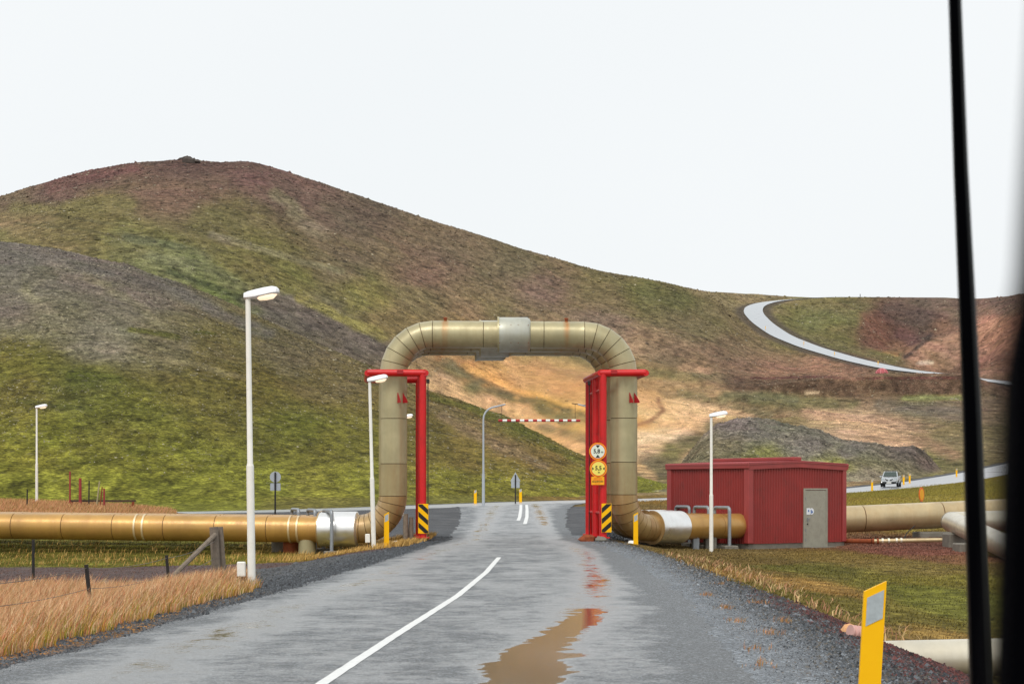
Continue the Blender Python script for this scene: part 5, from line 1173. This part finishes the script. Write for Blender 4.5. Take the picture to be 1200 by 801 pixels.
m = MB(); m.add(V, [(i * 4 + j, i * 4 + (j + 1) % 4, i * 4 + 4 + (j + 1) % 4, i * 4 + 4 + j) for i in range(3) for j in range(4)] + [(3, 2, 1, 0), (12, 13, 14, 15)]); m.build('window_pillar', 'pillar_black', vt)

# ---------------------------------------------------------------- grass, tussocks and loose stones (nobody could count them)
def blades(name, x, y, h, w, colr, lean=.35, label=None, zoff=0.):
    n = len(x); z = terrain(x, y) + zoff; a = rng.uniform(0, np.pi * 2, n); la = rng.normal(.5, .9, n); ln = h * lean * rng.uniform(.3, 1.3, n)
    dx, dy = np.cos(a) * w / 2, np.sin(a) * w / 2; lx, ly = np.cos(la) * ln, np.sin(la) * ln; V = np.empty((n, 5, 3))
    V[:, 0] = np.stack([x - dx, y - dy, z - .03], 1); V[:, 1] = np.stack([x + dx, y + dy, z - .03], 1)
    V[:, 2] = np.stack([x + dx * .8 + lx * .3, y + dy * .8 + ly * .3, z + h * .55], 1); V[:, 3] = np.stack([x - dx * .8 + lx * .3, y - dy * .8 + ly * .3, z + h * .55], 1); V[:, 4] = np.stack([x + lx, y + ly, z + h], 1)
    b = (np.arange(n) * 5)[:, None]; Fc = np.concatenate([b + np.array([[0, 1, 2]]), b + np.array([[0, 2, 3]]), b + np.array([[3, 2, 4]])], 0)
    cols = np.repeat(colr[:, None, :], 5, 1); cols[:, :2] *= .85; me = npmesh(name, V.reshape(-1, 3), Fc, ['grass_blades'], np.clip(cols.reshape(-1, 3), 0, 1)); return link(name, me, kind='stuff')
def mixcol(n, cs, var=.25, wts=None):
    cs = lin(np.array(cs)); i = rng.choice(len(cs), n, p=wts); c = cs[i] * (1 + rng.normal(0, var, (n, 1))); return np.clip(c, 0, 1)
GOLD = [(196, 120, 84), (214, 174, 128), (206, 160, 116), (226, 196, 156), (190, 142, 100), (208, 168, 132), (172, 146, 96)]
def pick(n, x0, x1, y0, y1, test, clump=0.):
    x = rng.uniform(x0, x1, n * 3); y = rng.uniform(y0, y1, n * 3); m = test(x, y)
    if clump: m &= vn(x / clump, y / clump, 201) + rng.uniform(-.35, .35, n * 3) > .42
    return x[m][:n], y[m][:n]
# golden field left
def t1(x, y): return (x < rxl(y) - .25 - .25 * vn(y / .8, y * 0, 7)) & (y < side_front(x) + .8 * vn(x, y, 9) - .2) & (x > -.34 * y - 1.0)
x, y = pick(130000, -17, -3.6, 14, 46, t1); e = np.clip((rxl(y) - x) / 1.2, 0, 1); h = (.09 + .2 * e) * rng.uniform(.4, 1.3, len(x)) * (.6 + .8 * vn(x / .9, y / .9, 8))
c = mixcol(len(x), GOLD, .18); gmask = (rng.random(len(x)) < .75 * (1 - e) ** 1.5); c[gmask] = mixcol(gmask.sum(), [(150, 145, 55), (178, 150, 50), (128, 130, 50), (190, 140, 60)], .15)
blades('golden_grass', x, y, h, .0035 + .00022 * y, c, .6)
# golden bank behind the left pipe
def t2(x, y): return (600 + F * x / y < 182 + 30 * vn(x, y, 3)) & (600 + F * x / y > -60)
x, y = pick(42000, -33, -14, 74, 97, t2); blades('bank_grass', x, y, rng.uniform(.12, .36, len(x)), .022, mixcol(len(x), [(206, 150, 112), (196, 142, 98), (180, 128, 88), (205, 165, 120), (150, 130, 70)], .16), .4)
# short turf right of the road and under the pipes
def t3(x, y): return (x > gravel_edge(y) + .15 * vn(y, x, 4)) & (x < .30 * y + 1) & ~((np.abs((x - 10.3) * .811 + (y - 65) * .585) < 2.6) & (np.abs(-(x - 10.3) * .585 + (y - 65) * .811 - 1.5) < 2.3))
x, y = pick(80000, 3.3, 23, 15, 75, t3); lay0 = np.zeros(len(x), int)
gc, _ = ground_colour(x, y, terrain(x, y), lay0, 600 + F * x / y, np.full(len(x), 99.), np.full(len(x), 999.))
e = np.exp(-((x - gravel_edge(y) - .9) / .8) ** 2) * (y < 48) * sm(16, 24, y); c = gc * (1 + rng.normal(0, .35, (len(x), 1))) * 1.1; r_ = rng.random(len(x)) < .17 * e * (y > 23); c[r_] = mixcol(r_.sum(), [(180, 140, 104), (160, 116, 86), (190, 162, 118), (150, 130, 84)], .2)
patch = .6 + .9 * vn(x / 2.2, y / 4, 15)
blades('short_turf', x, y, (.012 + .03 * rng.random(len(x))) * patch + .11 * r_ * rng.uniform(.2, 1.2, len(x)), .012 + .0003 * y, c, 1.2)
# verge grass: by the gate, lamps and under the left pipe
def t4(x, y): return ((y > side_back(x) - .2 + .5 * vn(x / .7, y / .7, 12)) & (x < rxl(y) - .5) & (x > -.31 * y) & (y < 66))
x, y = pick(52000, -21, -2.4, 49, 67, t4); gold = np.clip(sm(-8, -4, x) + .08, 0, 1) * sm(.3, .6, vn(x / 1.5, y / 1.5, 14) + .2); gc, _ = ground_colour(x, y, terrain(x, y), np.zeros(len(x), int), 600 + F * x / y, np.full(len(x), 99.), np.full(len(x), 999.))
c = gc * (1.1 + rng.normal(0, .25, (len(x), 1))); r_ = rng.random(len(x)) < gold * .8; c[r_] = mixcol(r_.sum(), [(190, 150, 85), (175, 140, 80), (160, 125, 65), (200, 165, 100)], .18)
blades('pipe_side_grass', x, y, np.where(r_, rng.uniform(.04, .2, len(x)), rng.uniform(.01, .04, len(x))), .02, c, .8)
# fields between the pipes and the cross road
def t5(x, y): return (x > 5 + (y - 72) * .02) & (x < .31 * y) & (y > 70) & (y < np.interp(600 + F * x / y, rpx, rd) - 6)
x, y = pick(60000, 5, 60, 71, 200, t5); gc, _ = ground_colour(x, y, terrain(x, y), np.zeros(len(x), int), 600 + F * x / y, np.full(len(x), 99.), np.full(len(x), 999.))
blades('meadow_grass', x, y, rng.uniform(.03, .12, len(x)), .06, gc * (1.45 + rng.normal(0, .25, (len(x), 1))), .5)
def lumps(name, x, y, s, flat, colr, mat='gravel_stones', sink=.25, zoff=0., ang=True):
    n = len(x); z = terrain(x, y) + zoff; O = np.array([(1, 0, 0), (0, 1, 0), (-1, 0, 0), (0, -1, 0), (0, 0, 1)], float)
    V = O[None] * (s[:, None, None] * rng.uniform(.6, 1.3, (n, 5, 1))); a = rng.uniform(0, 6.28, n); ca, sa = np.cos(a)[:, None], np.sin(a)[:, None]
    X = V[..., 0] * ca - V[..., 1] * sa; Y = V[..., 0] * sa + V[..., 1] * ca; Zz = V[..., 2] * flat + rng.normal(0, .12, (n, 5)) * s[:, None]
    P = np.stack([X + x[:, None], Y + y[:, None], Zz + (z - s * sink)[:, None]], -1); P[:, 4, :2] += rng.normal(0, .3, (n, 2)) * s[:, None]
    b = (np.arange(n) * 5)[:, None]; Fc = np.concatenate([b + np.array([[i, (i + 1) % 4, 4]]) for i in range(4)], 0); cols = np.repeat(colr[:, None, :], 5, 1) * rng.uniform(.85, 1.15, (n, 5, 1))
    me = npmesh(name, P.reshape(-1, 3), Fc, [mat], np.clip(cols.reshape(-1, 3), 0, 1), smooth=not ang); return link(name, me, kind='stuff')
# gravel of the shoulders: uniform on screen so near stones get their size, farther ones fuse
n = 330000; u = rng.random(n); y = 12 * (62 / 12) ** (u ** 1.0); x = rng.uniform(.8, 6.5, n); off = x - rxr(y); m_ = (off > -.6 - .5 * vn(y / 1.5, x, 19)) & (x < gravel_edge(y) + .35 * rng.random(n)) & (rng.random(n) < np.clip(.3 + off * .8, .12, 1))
x, y = x[m_], y[m_]; lv = sm(-.2, .8, x - lava_edge(y)) * (1 - sm(24, 34, y)); c = mixcol(len(x), [(66, 70, 74), (54, 57, 60), (96, 100, 104), (40, 41, 43), (76, 70, 62)], .3); nr_ = (1 - sm(.2, 1.5, x - rxr(y)))[:, None]; c = c * (1 + 1.3 * nr_); lm = rng.random(len(x)) < lv; c[lm] = mixcol(lm.sum(), [(84, 42, 38), (62, 34, 32), (100, 54, 48), (50, 40, 40)], .22)
s = np.minimum(rng.lognormal(math.log(.0088), .55, len(x)), .035) * (.55 + .75 * sm(0, 1.6, x - rxr(y))) * (.8 + y / 60); lumps('shoulder_gravel', x, y, s, .8, c)
n = 60000; y = rng.uniform(15, 64, n); x = rxl(y) - rng.normal(.25, .35, n); m_ = (x < rxl(y) + .25); x, y = x[m_], y[m_]; lumps('left_gravel', x, y, rng.lognormal(math.log(.012), .4, len(x)) * (.8 + y / 60), .8, mixcol(len(x), [(72, 76, 80), (60, 62, 66), (92, 96, 100), (46, 46, 48)], .24))
n = 45000; y = rng.uniform(30, 56, n); x = rng.uniform(-17, -3, n); m_ = (y > side_front(x)) & (y < side_back(x)) & (x < rxl(y) - .3) & (x > -.31 * y); x, y = x[m_], y[m_]; bb = sm(-.3, .5, y - side_back(x) + np.interp(x, [-20, -9, -6, -4], [13, 8.5, 5.0, 2.8]))
c = mixcol(len(x), [(70, 70, 71), (56, 56, 57), (86, 86, 85)], .22); lm = rng.random(len(x)) < bb; c[lm] = mixcol(lm.sum(), [(82, 58, 50), (68, 48, 42), (95, 70, 60)], .2); lumps('track_gravel', x, y, rng.lognormal(math.log(.02), .45, len(x)), .7, c)
# dry tufts growing out of the shoulder gravel
px = []; yy_ = []
for (a, b) in ((827, 697), (862, 728), (883, 760), (892, 779), (887, 706), (850, 712), (905, 742), (842, 684), (915, 728)):
    dd_ = 2100 * 1.68 / (b - HY); k_ = int(rng.integers(25, 70)); px += list(at(a, dd_) + rng.normal(0, .07, k_)); yy_ += list(dd_ + rng.normal(0, .16, k_))
x = np.array(px); y = np.array(yy_) + rng.normal(0, .1, len(px)); blades('dry_tufts', x, y, rng.uniform(.02, .075, len(x)), .008, mixcol(len(x), [(196, 138, 92), (170, 118, 76), (150, 120, 70)], .2), 1.1)
# tussocks, dwarf shrubs and stones of the hillsides
def hillside(name, n, pxr, dr, layer, smul, tint, flat=.55, test=None):
    px = rng.uniform(*pxr, n); d = np.exp(rng.uniform(np.log(dr[0]), np.log(dr[1]), n)); x = (px - 600) * d / F
    z, lay, p2, dm, df = terrain(x, d, True); m_ = (lay == layer) & (dm > 8) & (df > 11); x, d, z, lay, px, dm, df = x[m_], d[m_], z[m_], lay[m_], px[m_], dm[m_], df[m_]
    c, g = ground_colour(x, d, z, lay, px, dm, df); k = len(x); r_ = rng.random(k)
    den = vn(x / 14, d / 22, 301) * .6 + vn(x / 4, d / 5, 302) * .4; keep = r_ < (.25 + 1.1 * den) * (1 - .85 * np.exp(-((px - 690) / 140) ** 2) * (layer == 0) * (d < 650)); x, d, c = x[keep], d[keep], c[keep]; k = len(x); r_ = rng.random(k)
    c = c * np.where(r_ < .5, rng.uniform(.5, .88, k), rng.uniform(.95, 1.5, k))[:, None]
    c = np.clip(c, 0, 1); pl = rng.random(k) < tint * 2 * vn(x / 9, d / 12, 303) ** 2; c[pl] = mixcol(pl.sum(), [(150, 142, 120), (132, 124, 108), (165, 155, 130)], .12)
    s = d / F * rng.lognormal(math.log(smul), .4, k); s[pl] *= .7; return lumps(name, x, d, s, flat, c, 'grass_blades', .15)
hillside('hillside_tussocks', 110000, (-30, 830), (135, 390), 1, 1.3, .16)
hillside('mound_rubble', 26000, (790, 1120), (200, 275), 2, 1.2, .22)
hillside('mountain_scrub', 130000, (-30, 1230), (430, 1150), 0, 1.15, .13)
hillside('slope_scrub', 22000, (740, 1230), (150, 430), 0, 1.2, .10)
